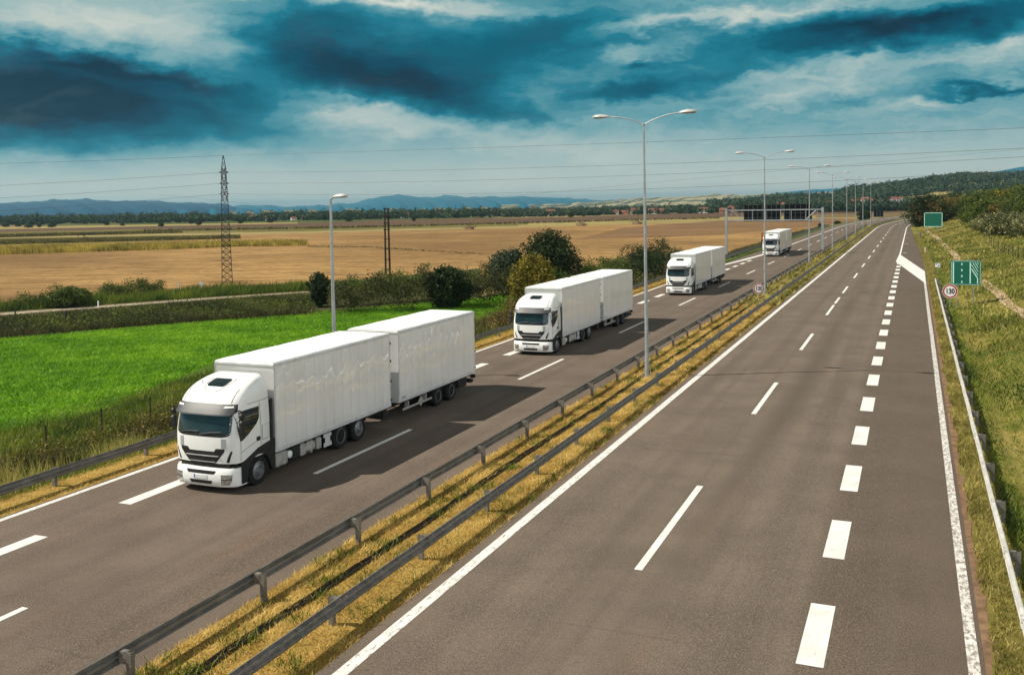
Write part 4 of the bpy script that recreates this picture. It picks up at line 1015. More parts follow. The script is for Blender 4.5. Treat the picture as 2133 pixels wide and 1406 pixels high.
# --- houses of the far villages
def house(w, dp, h, rh, wall, roof):
    root = empty('house'); b = MB(); b.box(-w/2, w/2, -dp/2, dp/2, -1, h)
    b.add([(-w/2, -dp/2+.05, h), (-w/2, dp/2-.05, h), (-w/2, 0, h+rh*.96), (-w/2+.3, -dp/2+.05, h), (-w/2+.3, dp/2-.05, h), (-w/2+.3, 0, h+rh*.96)], [(0, 2, 1), (3, 4, 5), (0, 3, 5, 2), (1, 2, 5, 4)])
    b.add([(w/2-.3, -dp/2+.05, h), (w/2-.3, dp/2-.05, h), (w/2-.3, 0, h+rh*.96), (w/2, -dp/2+.05, h), (w/2, dp/2-.05, h), (w/2, 0, h+rh*.96)], [(0, 2, 1), (3, 4, 5), (0, 3, 5, 2), (1, 2, 5, 4)])
    b.build('wall', wall, root, 0)
    o = .5; b = MB()
    for s in (-1, 1): b.add([(-w/2-o, s*(dp/2+o), h-.25), (w/2+o, s*(dp/2+o), h-.25), (w/2+o, 0, h+rh), (-w/2-o, 0, h+rh), (-w/2-o, s*(dp/2+o), h-.05), (w/2+o, s*(dp/2+o), h-.05), (w/2+o, 0, h+rh+.25), (-w/2-o, 0, h+rh+.25)], [(0, 1, 2, 3), (4, 5, 6, 7), (0, 1, 5, 4), (2, 3, 7, 6), (0, 3, 7, 4), (1, 2, 6, 5)])
    b.box(w*.2, w*.2+.7, -.35, .35, h+rh*.6, h+rh+1.0); b.build('roof', roof, root, 0)
    b = MB()
    for x in (-w*.28, 0, w*.28): b.box(x-.6, x+.6, -dp/2-.04, -dp/2+.01, h*.35, h*.75)
    b.build('window', MT['glass'], root, 0)
    return root
HP = [house(13, 9, 4.5, 4., MT['wall'], MT['roof']), house(10, 9, 6, 3.5, MT['signwhite'], MT['roof']), house(16, 10, 5, 4, MT['wallb'], MT['roof'])]
HH = [(525, 460, 1, .8), (560, 459, 0, .75), (612, 459, 0, .6), (842, 454, 0, 1.), (922, 453, 0, .8), (1032, 450, 0, 1.3), (1100, 449, 1, .5), (1146, 446.5, 0, 1.1), (1226, 445, 0, .9),
      (1282, 443, 0, .8), (1302, 442, 2, .7), (1322, 442.5, 0, 1.25), (1360, 441.5, 0, 1.), (1374, 441, 2, .9), (1465, 437.5, 0, 1.0), (1462, 436, 1, .6), (1508, 436, 2, .8), (1530, 436, 2, 1.1), (1628, 432, 2, 1.1),
      (1692, 431, 0, 1.), (1706, 431, 1, .9), (1730, 429, 0, 1.1), (1741, 428, 1, .9), (1757, 431, 1, 1.25), (1766, 429, 0, 1.4), (1782, 426, 2, 1.2), (1802, 421, 0, 1.5), (1800, 429.5, 0, 1.5), (1812, 424, 2, 1.), (1848, 427, 2, 1.6), (1862, 422, 1, 1.8), (1874, 423, 1, 1.5), (1900, 429, 0, 1.)]
first = set()
HLAB = {525: 'small white house far off, right of the pylon', 1032: 'pale house with an orange roof beyond the dark fields, above the roadside trees', 1146: 'low orange-roofed farmhouse before the distant trees, left of the nearest tall lamp',
        1757: 'white-gabled house with red roof in the village between the lamps', 1706: 'bright white gable just right of the gantry signs', 1848: 'red brick building at the foot of the wooded hill', 1862: 'long white building on the slope above the brick one'}
for px, py, k, sc in HH:
    o = HP[k] if k not in first else copy_tree(HP[k]); first.add(k)
    if px < 1600: q = gp(px, max(py, horizon(px)+27.2), ZF); o.location = (*q, ZF); D = math.hypot(*q)
    else:
        D = 835; d = ray(px, py); t = D/math.hypot(d.x, d.y); q = (d.x*t, d.y*t); o.location = (*q, HC+d.z*t)
    d = Vector((*q, 0)); s = min(sc, 1.1)*(.5 if px < 1600 else .36)*D/700
    o.scale = (s, s, s); o.rotation_euler = (0, 0, math.atan2(-d.x, d.y)+random.uniform(-.5, .5))
    tag(o, HLAB.get(px, 'small red-roofed house among the trees of the distant village'), 'house', 'houses of the distant villages')
# ================================================================== vegetation
LF = dict(
 dark=leafmat('leaf_dark', (.010, .019, .005), (.024, .042, .010), (.06, .085, .018)),
 mid=leafmat('leaf_mid', (.025, .042, .006), (.075, .105, .014), (.18, .21, .032)),
 grey=leafmat('leaf_greygreen', (.02, .035, .018), (.055, .085, .045), (.11, .15, .08)),
 yellow=leafmat('leaf_yellowgreen', (.07, .065, .007), (.22, .18, .02), (.45, .36, .05)),
 hedge=leafmat('leaf_hedge', (.018, .025, .006), (.055, .06, .013), (.13, .12, .028)),
 brown=leafmat('leaf_brown', (.045, .03, .010), (.13, .09, .022), (.26, .19, .045)),
 pale=leafmat('leaf_pale', (.025, .034, .010), (.09, .10, .03), (.52, .50, .24)),
 far=leafmat('leaf_far', (.018, .034, .017), (.036, .060, .027), (.07, .098, .04), .8, 0),
 crop=leafmat('leaf_crop', (.05, .16, .002), (.13, .30, .006), (.28, .47, .018)),
 dry=leafmat('blade_dry', (.22, .13, .03), (.52, .35, .095), (.78, .58, .20)),
 grass=leafmat('blade_green', (.045, .078, .008), (.13, .18, .016), (.28, .30, .045)),
 verge=leafmat('blade_verge', (.09, .09, .016), (.28, .24, .055), (.54, .45, .14)),
 weed=leafmat('blade_weed', (.035, .032, .012), (.085, .085, .022), (.20, .17, .06)),
 corn=leafmat('leaf_corn', (.09, .09, .015), (.34, .26, .04), (.62, .48, .10)),
 corndark=leafmat('leaf_corn_dark', (.05, .043, .013), (.13, .11, .027), (.26, .205, .055)))
BARK = plain('bark', (.06, .045, .032), .95, 0, 0, .1, .35, 6)
def leaf_arrays(C, ctone, per, spread, size, rng, flat=.0):
    """quads scattered round clump centres C; returns verts, faces, tone"""
    n = len(C)*per
    c = np.repeat(C, per, 0); ct = np.repeat(ctone, per)
    p = c+rng.normal(size=(n, 3))*np.asarray(spread)
    a = rng.normal(size=(n, 3)); a /= np.linalg.norm(a, axis=1)[:, None]
    b_ = np.cross(a, rng.normal(size=(n, 3))); b_ /= np.linalg.norm(b_, axis=1)[:, None]
    s = size*rng.uniform(.5, 1.3, n)[:, None]
    V = np.stack([p-a*s-b_*s*.28, p+b_*s*.5*0-b_*s*.6, p+a*s+b_*s*.28, p+b_*s*.6], 1).reshape(-1, 3)
    F = np.arange(n*4).reshape(-1, 4)
    t = np.clip(ct+rng.normal(size=n)*.14, 0, 1)
    return V, F, np.repeat(t, 4)
def crown_pts(n, sx, sy, sz, rng, shape='round', hollow=.2):
    P = []
    while len(P) < n:
        u = rng.uniform(-1, 1, 3); r = np.linalg.norm(u)
        if r > 1 or r < hollow*rng.uniform(.3, 1): continue
        if shape == 'cone': w = 1-.75*(u[2]*.5+.5); u[:2] *= w*1.1
        if shape == 'dome' and u[2] < -.55: continue
        P.append(u)
    P = np.array(P)
    # lopsided outline: push the surface in and out by direction
    ph = rng.uniform(0, 6.28, 6)
    th = np.arctan2(P[:, 1], P[:, 0]); k = 1+.20*np.sin(2*th+ph[0])+.16*np.sin(3*th+ph[1]+P[:, 2]*3)+.1*np.sin(5*th+ph[2]+P[:, 2]*5)
    P = P*np.stack([k, k, 1+.1*np.sin(3*th+ph[3])], 1)
    return P*np.array([sx, sy, sz])
def plant_mesh(kind, w, h, mat, seed, clumps=110, per=34, leaf=.16, shape='round', trunk=.0, spiky=False):
    """a thing: crown (many leaf-sized faces) and trunk with limbs, base at the origin"""
    rng = np.random.default_rng(seed); root = empty(kind)
    zc = trunk+(h-trunk)/2; C = crown_pts(clumps, w/2*.9, w/2*.9, (h-trunk)/2*.95, rng, shape); C[:, 2] += zc
    lo, hi = C[:, 2].min(), C[:, 2].max()
    ct = np.clip(.48+rng.normal(size=len(C))*.2, .05, .95)
    V, F, T = leaf_arrays(C, ct, per, (w*.06, w*.06, h*.055), leaf, rng)
    if spiky:
        n = 60; dirs = rng.normal(size=(n, 3)); dirs[:, 2] = np.abs(dirs[:, 2])+.2; dirs /= np.linalg.norm(dirs, axis=1)[:, None]
        base = np.array([0, 0, zc*.9]); L_ = np.array([w*.62, w*.62, h*.60])
        S_ = np.concatenate([base+dirs*L_*t for t in (.6, .7, .8, .9, 1.0)]); tt = np.repeat(rng.uniform(.3, .75, n)[None], 5, 0).ravel()
        V2, F2, T2 = leaf_arrays(S_, tt, 9, (w*.018,)*3, leaf*.9, rng); F = np.concatenate([F, F2+len(V)]); V = np.concatenate([V, V2]); T = np.concatenate([T, T2])
    V[:, 2] = np.maximum(V[:, 2], .02)
    npmesh('crown', V, F, mat, root, False, T)
    b = MB(); r = .02*w+.05
    b.tube([(0, 0, -.4), (.05, 0, max(.3, trunk)), (.0, .06, zc)], [r, r*.8, r*.4], 7)
    for k in range(6):
        a = 2*math.pi*k/6+rng.uniform(-.3, .3); e = .3*w
        b.tube([(0, 0, max(.15, trunk*.8)), (e*.5*math.cos(a), e*.5*math.sin(a), zc*.8), (e*math.cos(a), e*math.sin(a), zc+rng.uniform(-.1, .25)*h)], [r*.5, r*.35, r*.12], 5)
    b.build('trunk', BARK, root)
    return root
def put(o, x, y, z, s=1., rz=None, sz=None):
    o.location = (x, y, z); o.rotation_euler = (0, 0, random.uniform(0, 6.28) if rz is None else rz); o.scale = (s, s, sz or s); return o
# --- named trees and shrubs by the path (base pixel, width px, height px)
def bypix(px, py, wpx, hpx, z=ZF):
    q = gp(px, py, z); dep = Vector((*q, z-HC)).dot(_fw); return q[0], q[1], wpx*dep/F0, hpx*dep/F0
T1 = [('shrub', 666, 641, 48, 70, 'dark', 'cone', 'dense dark upright shrub at the end of the path, behind the single street lamp', True),
      ('shrub', 930, 642, 84, 82, 'dark', 'round', 'round dark green bush rising from the hedge behind the first truck', True),
      ('tree', 1146, 620, 118, 134, 'dark', 'round', 'large dark spiky-topped tree, tallest behind the second truck', True),
      ('tree', 1062, 615, 86, 92, 'grey', 'dome', 'feathery grey-green bush leaning left beside the large dark tree', True),
      ('tree', 1111, 648, 82, 114, 'yellow', 'round', 'yellowish leafy tree in front of the large dark tree', False),
      ('bush', 145, 640, 74, 40, 'mid', 'dome', 'largest green bush on the field side of the path, far left', False)]
for i, (nm, px, py, wp, hpx, mk_, sh, lab, spk) in enumerate(T1):
    x, y, w, h = bypix(px, py, wp, hpx)
    o = plant_mesh(nm, w, h, LF[mk_], 100+i, 330 if w > 4 else 170, 56, .15 if w > 4 else .11, sh, .0, spk); put(o, x, y, ZF, 1., 0.)
    tag(o, lab, {'shrub': 'shrub', 'tree': 'tree', 'bush': 'bush'}[nm])
# --- hedge runs
def hedge(P, w, h, mat, seed, label, z=ZF, dens=26, leaf=.10):
    rng = np.random.default_rng(seed); C = []
    for (a, b_) in zip(P[:-1], P[1:]):
        a, b_ = np.array(a), np.array(b_); L_ = np.linalg.norm(b_[:2]-a[:2]); n = int(L_*dens*w*h/9)
        t = rng.uniform(0, 1, n); u = rng.normal(size=n)*.32; hh = (a[2]+(b_[2]-a[2])*t)*(1+.22*np.sin(t*9+seed)+.14*np.sin(t*23+seed))
        d = (b_[:2]-a[:2])/L_; e = np.array([-d[1], d[0]])
        C.append(np.stack([a[0]+(b_[0]-a[0])*t+e[0]*u*w, a[1]+(b_[1]-a[1])*t+e[1]*u*w, np.sqrt(rng.uniform(0.02, 1, n))*hh*np.sqrt(np.clip(1-(u/1.1)**2, .1, 1))], 1))
    C = np.concatenate(C); C[:, 2] += z; ct = np.clip(.46+rng.normal(size=len(C))*.2, .05, .95)
    V, F, T = leaf_arrays(C, ct, 26, (.28, .28, .22), leaf, rng); V[:, 2] = np.maximum(V[:, 2], z-.05)
    return tag(npmesh('hedge', V, F, mat, None, False, T), label, 'hedge', 'hedges between the crop and the tan field')
g2 = lambda px, py, h: (*gp(px, py, ZF), h)
hedge([g2(690, 652, 2.6), g2(780, 650, 3.3), g2(890, 645, 3.7)], 3.6, 3.2, LF['hedge'], 201, 'brown-green hedge right of the dark upright shrub')
hedge([g2(700, 640, 2.4), g2(800, 632, 3.1), g2(890, 626, 3.4)], 3.4, 3.2, LF['mid'], 206, 'greener hedge top behind the brown hedge')
hedge([g2(955, 640, 3.5), g2(1020, 634, 3.6), g2(1085, 626, 3.4)], 3.8, 3.4, LF['hedge'], 202, 'brown-green hedge between the round bush and the yellowish tree')
hedge([g2(965, 622, 2.6), g2(1075, 606, 2.8)], 2.6, 2.5, LF['mid'], 207, 'green hedge top left of the yellowish tree')
hedge([g2(1160, 630, 3.0), g2(1230, 612, 3.4), g2(1300, 595, 3.4)], 4.5, 3.2, LF['mid'], 203, 'green hedge above the roof of the second truck')
hedge([g2(1300, 592, 3.4), g2(1350, 580, 4.4), g2(1395, 570, 4.2)], 5, 4, LF['dark'], 204, 'tall dark hedge behind the tall lamp, left of the third truck')
hedge([g2(1040, 700, .9), g2(1075, 660, 1.3), g2(1090, 640, 1.6)], 2.2, 1.3, LF['brown'], 205, 'low brown scrub between the crop field and the second truck')
hedge([g2(20, 646, 1.3), g2(90, 640, 1.7), g2(150, 634, 2.1), g2(185, 630, 1.2)], 2.6, 1.9, LF['mid'], 211, 'low leafy thicket on the field side of the path, far left')
hedge([g2(205, 628, 1.3), g2(270, 620, 1.9), g2(335, 613, 1.3)], 2.4, 3.2, LF['mid'], 212, 'low dark thicket on the field side of the path, left of the white marker disc', ZF, 40)
# --- path-side weeds as single clumps one can count are few; the rest is ground cover
def blades(name, X, Y, Z, h, w, lean, tone, mat, label=None, cat=None):
    n = len(X); a = RNG.uniform(0, 6.28, n); l = RNG.normal(size=(n, 2))*lean[:, None] if hasattr(lean, '__len__') else RNG.normal(size=(n, 2))*lean
    B0 = np.stack([X, Y, Z], 1); e = np.stack([np.cos(a), np.sin(a), np.zeros(n)], 1)*w[:, None]
    tip = B0+np.stack([l[:, 0]*h, l[:, 1]*h, h], 1)
    V = np.stack([B0-e, B0+e, tip], 1).reshape(-1, 3); F = np.arange(n*3).reshape(-1, 3)
    o = npmesh(name, V, F, mat, None, False, np.repeat(tone, 3)); o['kind'] = 'stuff'; return o
def patchtone(X, Y, s, seed, base=.5, amp=.28):
    r = np.random.default_rng(seed); t = np.zeros(len(X))
    for k in range(8):
        f = s*2**(k*.45); a = r.uniform(0, 6.28); t += np.sin((X*math.cos(a)+Y*math.sin(a))*f+r.uniform(0, 6.28))/8**.5
    return np.clip(base+amp*t+RNG.normal(size=len(X))*.16, 0, 1)
def inside(P, x, y):
    r = np.zeros(len(x), bool); j = len(P)-1
    for i in range(len(P)):
        c = ((P[i, 1] > y) != (P[j, 1] > y)) & (x < (P[j, 0]-P[i, 0])*(y-P[i, 1])/(P[j, 1]-P[i, 1]+1e-12)+P[i, 0]); r ^= c; j = i
    return r
def infield(px, n, near=None):
    P = np.array([gp(*q, ZF) for q in px]); lo, hi = P.min(0), P.max(0)
    x = RNG.uniform(lo[0], hi[0], n*3); y = RNG.uniform(lo[1], hi[1], n*3); k = inside(P, x, y); return x[k][:n], y[k][:n]
# median, near part: mown, straw-coloured
def median(n, y0, y1, hs, ws, mat, name, pw=1.):
    y = y0+(y1-y0)*RNG.uniform(0, 1, n)**pw; x = RNG.uniform(-14.66, -11.08, n)
    k = np.abs(x+13.3) > .10; x, y = x[k], y[k]; t = np.clip(patchtone(x, y, 1.1, 5, .50, .36), 0, 1); hs = hs*(.55+.9*t)
    z = np.interp(x, [-14.65, -14.2, -13.2, -12.2, -11.45, -11.08], [0, .05, .03, .06, .04, 0])-.01
    n = len(x); return blades(name, x+np.array([xoff(v) for v in y]), y, z, hs*RNG.uniform(.4, 1.4, n), ws*RNG.uniform(.6, 1.3, n), .75, t, mat)
median(90000, 12, 46, .085, .010, LF['dry'], 'dry_grass', .9)
median(45000, 46, 92, .10, .018, LF['dry'], 'dry_grass')
n = 9000; c = 13+RNG.uniform(0, 1, 260)**1.3*75; cx = RNG.uniform(-14.5, -11.2, 260)
i_ = RNG.integers(0, 260, n); x = cx[i_]+RNG.normal(size=n)*.14; y = c[i_]+RNG.normal(size=n)*.2
blades('grass', x, y, np.full(n, .03), .16*RNG.uniform(.5, 1.4, n), np.full(n, .016), .6, np.clip(RNG.normal(size=n)*.15+.45, 0, 1), LF['grass'])
median(36000, 84, 330, .22, .05, LF['verge'], 'grass', 1.25)
# left verge
n = 26000; y = RNG.uniform(12, 60, n); x = RNG.uniform(-27.5, -26.0, n); blades('dry_grass', x, y, np.full(n, .02), .08*RNG.uniform(.4, 1.5, n), .012*RNG.uniform(.6, 1.3, n), .7, patchtone(x, y, 1.5, 8, .55, .2), LF['dry'])
n = 9000; y = RNG.uniform(60, 140, n); x = RNG.uniform(-27.6, -26.0, n); blades('dry_grass', x, y, np.full(n, .02), .11*RNG.uniform(.4, 1.5, n), .03*RNG.uniform(.6, 1.3, n), .7, patchtone(x, y, 1.5, 8, .5, .2), LF['dry'])
# left bank: green grass, then taller weeds at its foot
bz = lambda x: np.interp(-x, [26, 26.9, 27.7, 29, 31.5, 34, 37, 60], [-.012, .02, -.04, -.45, -1.25, -1.7, -1.9, ZF-.012])
n = 70000; y = 14+RNG.uniform(0, 1, n)**1.3*120; x = RNG.uniform(-35.5, -27.3, n); t = patchtone(x, y, .8, 9, .5, .25)
blades('grass', x, y, bz(x)-.02, .17*RNG.uniform(.4, 1.5, n), .016*RNG.uniform(.6, 1.5, n), .45, t, LF['grass'])
n = 60000; y = 14+RNG.uniform(0, 1, n)**1.2*110; xc = -36.6+.9*np.sin(y*.23)+.5*np.sin(y*.71); x = xc+RNG.normal(size=n)*1.5; t = patchtone(x, y, .9, 10, .45, .28)
blades('weeds', x, y, bz(x)-.02, (.27+.13*np.sin(y*.9))*RNG.uniform(.35, 1.7, n), .018*RNG.uniform(.6, 1.6, n), .32, t, LF['weed'])
n = 60000; y = 14+RNG.uniform(0, 1, n)**1.2*85; x = -37-RNG.uniform(0, 1, n)*np.interp(y, [14, 40, 70, 100], [8, 7, 9, 9]); k = ~inside(np.array([gp(*q, ZF) for q in CROP]), x, y); x, y = x[k], y[k]; n = len(x)
blades('weeds', x, y, bz(x)-.02, .40*RNG.uniform(.3, 1.6, n), .022*RNG.uniform(.6, 1.6, n), .4, patchtone(x, y, .6, 31, .5, .3), LF['grass'])
n = 900; y = 15+RNG.uniform(0, 1, n)**1.2*75; x = -36.4+.9*np.sin(y*.23)+RNG.normal(size=n)*1.6
V, F, T = leaf_arrays(np.stack([x, y, bz(x)+RNG.uniform(.05, .75, n)], 1), np.clip(patchtone(x, y, .7, 51, .5, .3), .05, .95), 26, (.22, .22, .16), .06, RNG)
tag(npmesh('undergrowth', V, F, LF['brown'], None, False, T), kind='stuff')
n = 600; y = 15+RNG.uniform(0, 1, n)**1.2*75; x = -34.5+.9*np.sin(y*.31)+RNG.normal(size=n)*1.8
V, F, T = leaf_arrays(np.stack([x, y, bz(x)+RNG.uniform(.02, .5, n)], 1), np.clip(patchtone(x, y, .7, 52, .55, .3), .05, .95), 24, (.2, .2, .13), .055, RNG)
tag(npmesh('undergrowth', V, F, LF['mid'], None, False, T), kind='stuff')
n = 26000; y = 95+RNG.uniform(0, 1, n)*240; x = RNG.uniform(-36, -27.4, n)+np.array([xoff(q) for q in y]); k = RNG.uniform(0, 1, n) < .25+patchtone(x, y, .12, 61, .45, .5); x, y = x[k], y[k]; n = len(x)
blades('weeds', x, y, bz(x-np.array([xoff(q) for q in y]))-.02, .55*RNG.uniform(.3, 1.7, n), .07*RNG.uniform(.6, 1.6, n), .35, patchtone(x, y, .25, 62, .4, .35), LF['weed'])
x, y = infield([(-60, 709), (0, 704), (420, 671), (650, 655), (650, 622), (430, 639), (200, 659), (0, 676), (-60, 682)], 1500); n = len(x)
V, F, T = leaf_arrays(np.stack([x, y, ZF+RNG.uniform(.1, .8, n)], 1), np.clip(patchtone(x, y, .45, 63, .42, .4), .03, .95), 22, (.45, .45, .2), .09, RNG)
tag(npmesh('undergrowth', V, F, LF['mid'], None, False, T), kind='stuff')
# pale grass plumes
n = 1500; c = np.array([(-28.4, 22.2), (-29.5, 24.6), (-30.5, 29), (-28.7, 27.4), (-30.2, 21.5), (-33, 24), (-35, 27)]); i_ = RNG.integers(0, len(c), n)
x = c[i_, 0]+RNG.normal(size=n)*.4; y = c[i_, 1]+RNG.normal(size=n)*.7
blades('tall_grass', x, y, bz(x), RNG.uniform(.5, 1.15, n), np.full(n, .014), .30, np.clip(RNG.normal(size=n)*.15+.8, 0, 1), LF['verge'])
# crop field
poly = np.array([gp(*q, ZF) for q in CROP]); 
CV = [(-60, 925)]+CROP[2:13]+[(-60, 712)]
x, y = infield(CV, 190000); t = patchtone(x, y, .7, 12, .5, .17); t = np.clip(t+.30*patchtone(x, y, .11, 13, 0, .8)-.09, 0, 1); n = len(x)
blades('crop', x, y, np.full(n, ZF+.02), .15*RNG.uniform(.4, 1.6, n), .036*RNG.uniform(.6, 1.5, n), .7, t, LF['crop'])
# rough band between crop and path, and the far side of the path
x, y = infield([(-60, 712), (0, 706), (420, 672), (650, 656), (650, 618), (430, 635), (200, 654), (0, 670), (-60, 676)], 52000); n = len(x)
blades('weeds', x, y, np.full(n, ZF), .62*RNG.uniform(.3, 1.6, n), .035*RNG.uniform(.6, 1.5, n), .35, patchtone(x, y, .5, 14, .36, .3), LF['weed'])
x, y = infield([(-60, 658), (0, 651), (430, 620), (660, 605), (700, 612), (1000, 590), (1000, 582), (700, 596), (430, 608), (200, 626), (0, 640), (-60, 645)], 46000); n = len(x)
hgt = .75*(1+.5*patchtone(x, y, .22, 21, 0, 1.2)); blades('weeds', x, y, np.full(n, ZF), np.abs(hgt)*RNG.uniform(.3, 1.5, n)+.1, .045*RNG.uniform(.6, 1.5, n), .3, patchtone(x, y, .3, 15, .33, .25), LF['grass'])
# corn strips
x, y = infield([(-60, 533), (0, 531), (300, 522), (500, 514), (640, 512), (640, 507), (500, 508), (300, 513), (0, 519), (-60, 521)], 26000); n = len(x)
blades('corn', x, y, np.full(n, ZF), 1.6*RNG.uniform(.5, 1.2, n)*np.clip(.35+RNG.uniform(0, 1, n)*1.2, .3, 1), .13*RNG.uniform(.6, 1.5, n), .16, patchtone(x, y, .2, 16, .55, .2), LF['corn'])
x, y = infield([(-60, 512), (0, 510), (300, 502), (500, 497.5), (500, 494), (300, 497.5), (0, 504), (-60, 506)], 11000); n = len(x)
blades('corn', x, y, np.full(n, ZF), 1.1*RNG.uniform(.6, 1.25, n), .2*RNG.uniform(.6, 1.5, n), .14, patchtone(x, y, .2, 17, .5, .2), LF['corndark'])
x, y = infield([(-60, 497), (0, 495), (300, 487.5), (380, 486), (380, 484.5), (300, 485.5), (0, 492), (-60, 494)], 5000); n = len(x)
blades('corn', x, y, np.full(n, ZF), 1.2*RNG.uniform(.6, 1.25, n), .3*RNG.uniform(.6, 1.5, n), .14, patchtone(x, y, .2, 18, .4, .2), LF['corndark'])
x, y = infield([(300, 483), (620, 477.5), (900, 471.5), (1200, 463), (1500, 455.5), (1500, 454.6), (1200, 462), (900, 470), (620, 475.8), (300, 481)], 9000); n = len(x)
blades('undergrowth', x, y, np.full(n, ZF), 1.2*RNG.uniform(.6, 1.2, n), .35*RNG.uniform(.6, 1.5, n), .2, patchtone(x, y, .2, 19, .3, .2), LF['corndark'])
# green strips through the stubble and clods on the field
x, y = infield([(640, 516), (760, 516), (900, 525), (1020, 532), (1020, 530), (900, 522.5), (760, 513.5), (640, 513)], 2500); n = len(x)
blades('grass', x, y, np.full(n, ZF+.03), .25*RNG.uniform(.4, 1.4, n), .10*RNG.uniform(.5, 1.4, n), .5, patchtone(x, y, .3, 20, .4, .2), LF['weed'])
# right verge and hillside grass
n = 62000; y = 14+RNG.uniform(0, 1, n)**1.5*230; d = RNG.uniform(.03, 1.05, n); sh = np.array([shoulderR(q) for q in y]); x = sh+d; k = d > .16+.12*np.sin(y*1.7)*np.sin(y*.6); x, y = x[k], y[k]; n = len(x)
blades('grass', x, y, np.full(n, .04), .085*RNG.uniform(.5, 1.5, n)*(1+y/80), (.009+y*.00018)*RNG.uniform(.6, 1.3, n), .6, patchtone(x, y, 1.6, 22, .5, .2), LF['verge'])
n = 110000; y = 14+RNG.uniform(0, 1, n)**1.5*200; d = 1.0+RNG.uniform(0, 1, n)**1.1*(2.5+.13*y); x = np.array([shoulderR(v) for v in y])+d; z = np.array([hill_z(a_, b_) for a_, b_ in zip(x, y)])
t = patchtone(x, y, .22, 23, .42, .42)+.18*np.exp(-((d-1.9)/.5)**2)-.16*np.clip((75-y)/50, 0, 1)
blades('grass', x, y, z-.02, .15*RNG.uniform(.3, 1.7, n)*(1+.4*np.sin(y*.2+x)), (.011+y*.0003)*RNG.uniform(.6, 1.5, n), .5, np.clip(t, 0, 1), LF['grass'])
n = 22000; y = 60+RNG.uniform(0, 1, n)*250; d = 2+RNG.uniform(0, 1, n)*(.10*y); x = np.array([shoulderR(v)+xoff(v) for v in y])+d; z = np.array([hill_z(a_, b_) for a_, b_ in zip(x, y)])
blades('dry_grass', x, y, z-.02, .3*RNG.uniform(.3, 1.5, n), (.02+y*.0004)*RNG.uniform(.6, 1.5, n), .5, np.clip(patchtone(x, y, .12, 24, .5, .3), 0, 1), LF['verge'])
# --- thicket on the hillside: each bush its own thing
pr = {}
def proto(key, *a, **k):
    if key not in pr: pr[key] = [plant_mesh(*a, **k), False]
    o, used = pr[key]; pr[key][1] = True
    return copy_tree(o) if used else o
def bush(kind, px, py, hpx, base=None, wk=1.15):
    p = onhill(px, py) if base is None else base; D = p.y/F0*1.0; h = hpx*Vector((p.x, p.y, p.z-HC)).dot(_fw)/F0
    v = random.randint(0, 1); key = kind+str(v)
    o = proto(key, 'bush', 4.2, 3.6, LF[kind], 300+hash_(key), 130, 40, .105, 'round', .0)
    s = h/3.6; put(o, p.x, p.y, p.z-.15, s*wk, None, s); return o
def hash_(k): return sum(ord(c) for c in k) % 97
GT = 'bushes of the thicket on the right hillside'
LBL = {'mid': 'green bush in the thicket on the right hillside', 'dark': 'dark bush in the thicket on the right hillside', 'yellow': 'yellow-green bush in the thicket on the right hillside', 'pale': 'pale flowering bush above the hillside fence', 'brown': 'brownish bush in the thicket on the right hillside'}
TH = [('pale', 2050, 486, 42), ('pale', 2068, 490, 46), ('pale', 2090, 491, 52), ('pale', 2118, 492, 50), ('pale', 2142, 494, 52), ('brown', 2078, 482, 30), ('brown', 2106, 484, 30),
      ('mid', 2030, 470, 44), ('mid', 2042, 474, 50), ('dark', 2022, 463, 36), ('mid', 2056, 470, 58), ('mid', 2076, 464, 56), ('brown', 2098, 466, 52), ('mid', 2116, 464, 58), ('dark', 2136, 466, 60), ('mid', 2152, 470, 66),
      ('dark', 2012, 452, 42), ('mid', 2030, 452, 50), ('mid', 2050, 448, 52), ('yellow', 2000, 446, 40), ('mid', 2068, 446, 54), ('mid', 2090, 444, 54), ('yellow', 2110, 444, 54), ('mid', 2128, 446, 62), ('mid', 2148, 448, 66),
      ('brown', 1990, 452, 44), ('dark', 1978, 452, 48), ('yellow', 1984, 440, 36), ('brown', 1968, 458, 48), ('yellow', 1970, 446, 42), ('mid', 1958, 452, 42), ('dark', 1998, 436, 38), ('mid', 2015, 432, 34), ('mid', 2040, 430, 34), ('dark', 1986, 428, 30)]
for kd, px, py, hp_ in TH:
    o = bush(kd, px, py, hp_); tag(o, LBL[kd], 'bush', GT)
# dark trees where the road disappears
for px, py, hp_, kd, lab in ((1926, 479, 64, 'dark', 'dark leaning roadside tree hiding the bend, left of the blank green sign'), (1916, 462, 26, 'dark', 'low dark bush at the inside of the far bend'), (1938, 470, 58, 'brown', 'brown-green bush behind the left edge of the blank green sign'), (1948, 462, 52, 'mid', 'green bush behind the blank green sign')):
    b_ = at_dist(px, py, 318); x = max(b_.x, xoff(318)+shoulderR(318)+2.2); h = hp_*320/F0
    o = proto('road'+kd, 'bush', 4.2, 3.6, LF[kd], 400+hash_(kd), 150, 42, .105, 'round', .0); put(o, x, 318, hill_z(x, 318)-.5, h/3.6*1.0, None, h/3.6); tag(o, lab, 'bush', GT)
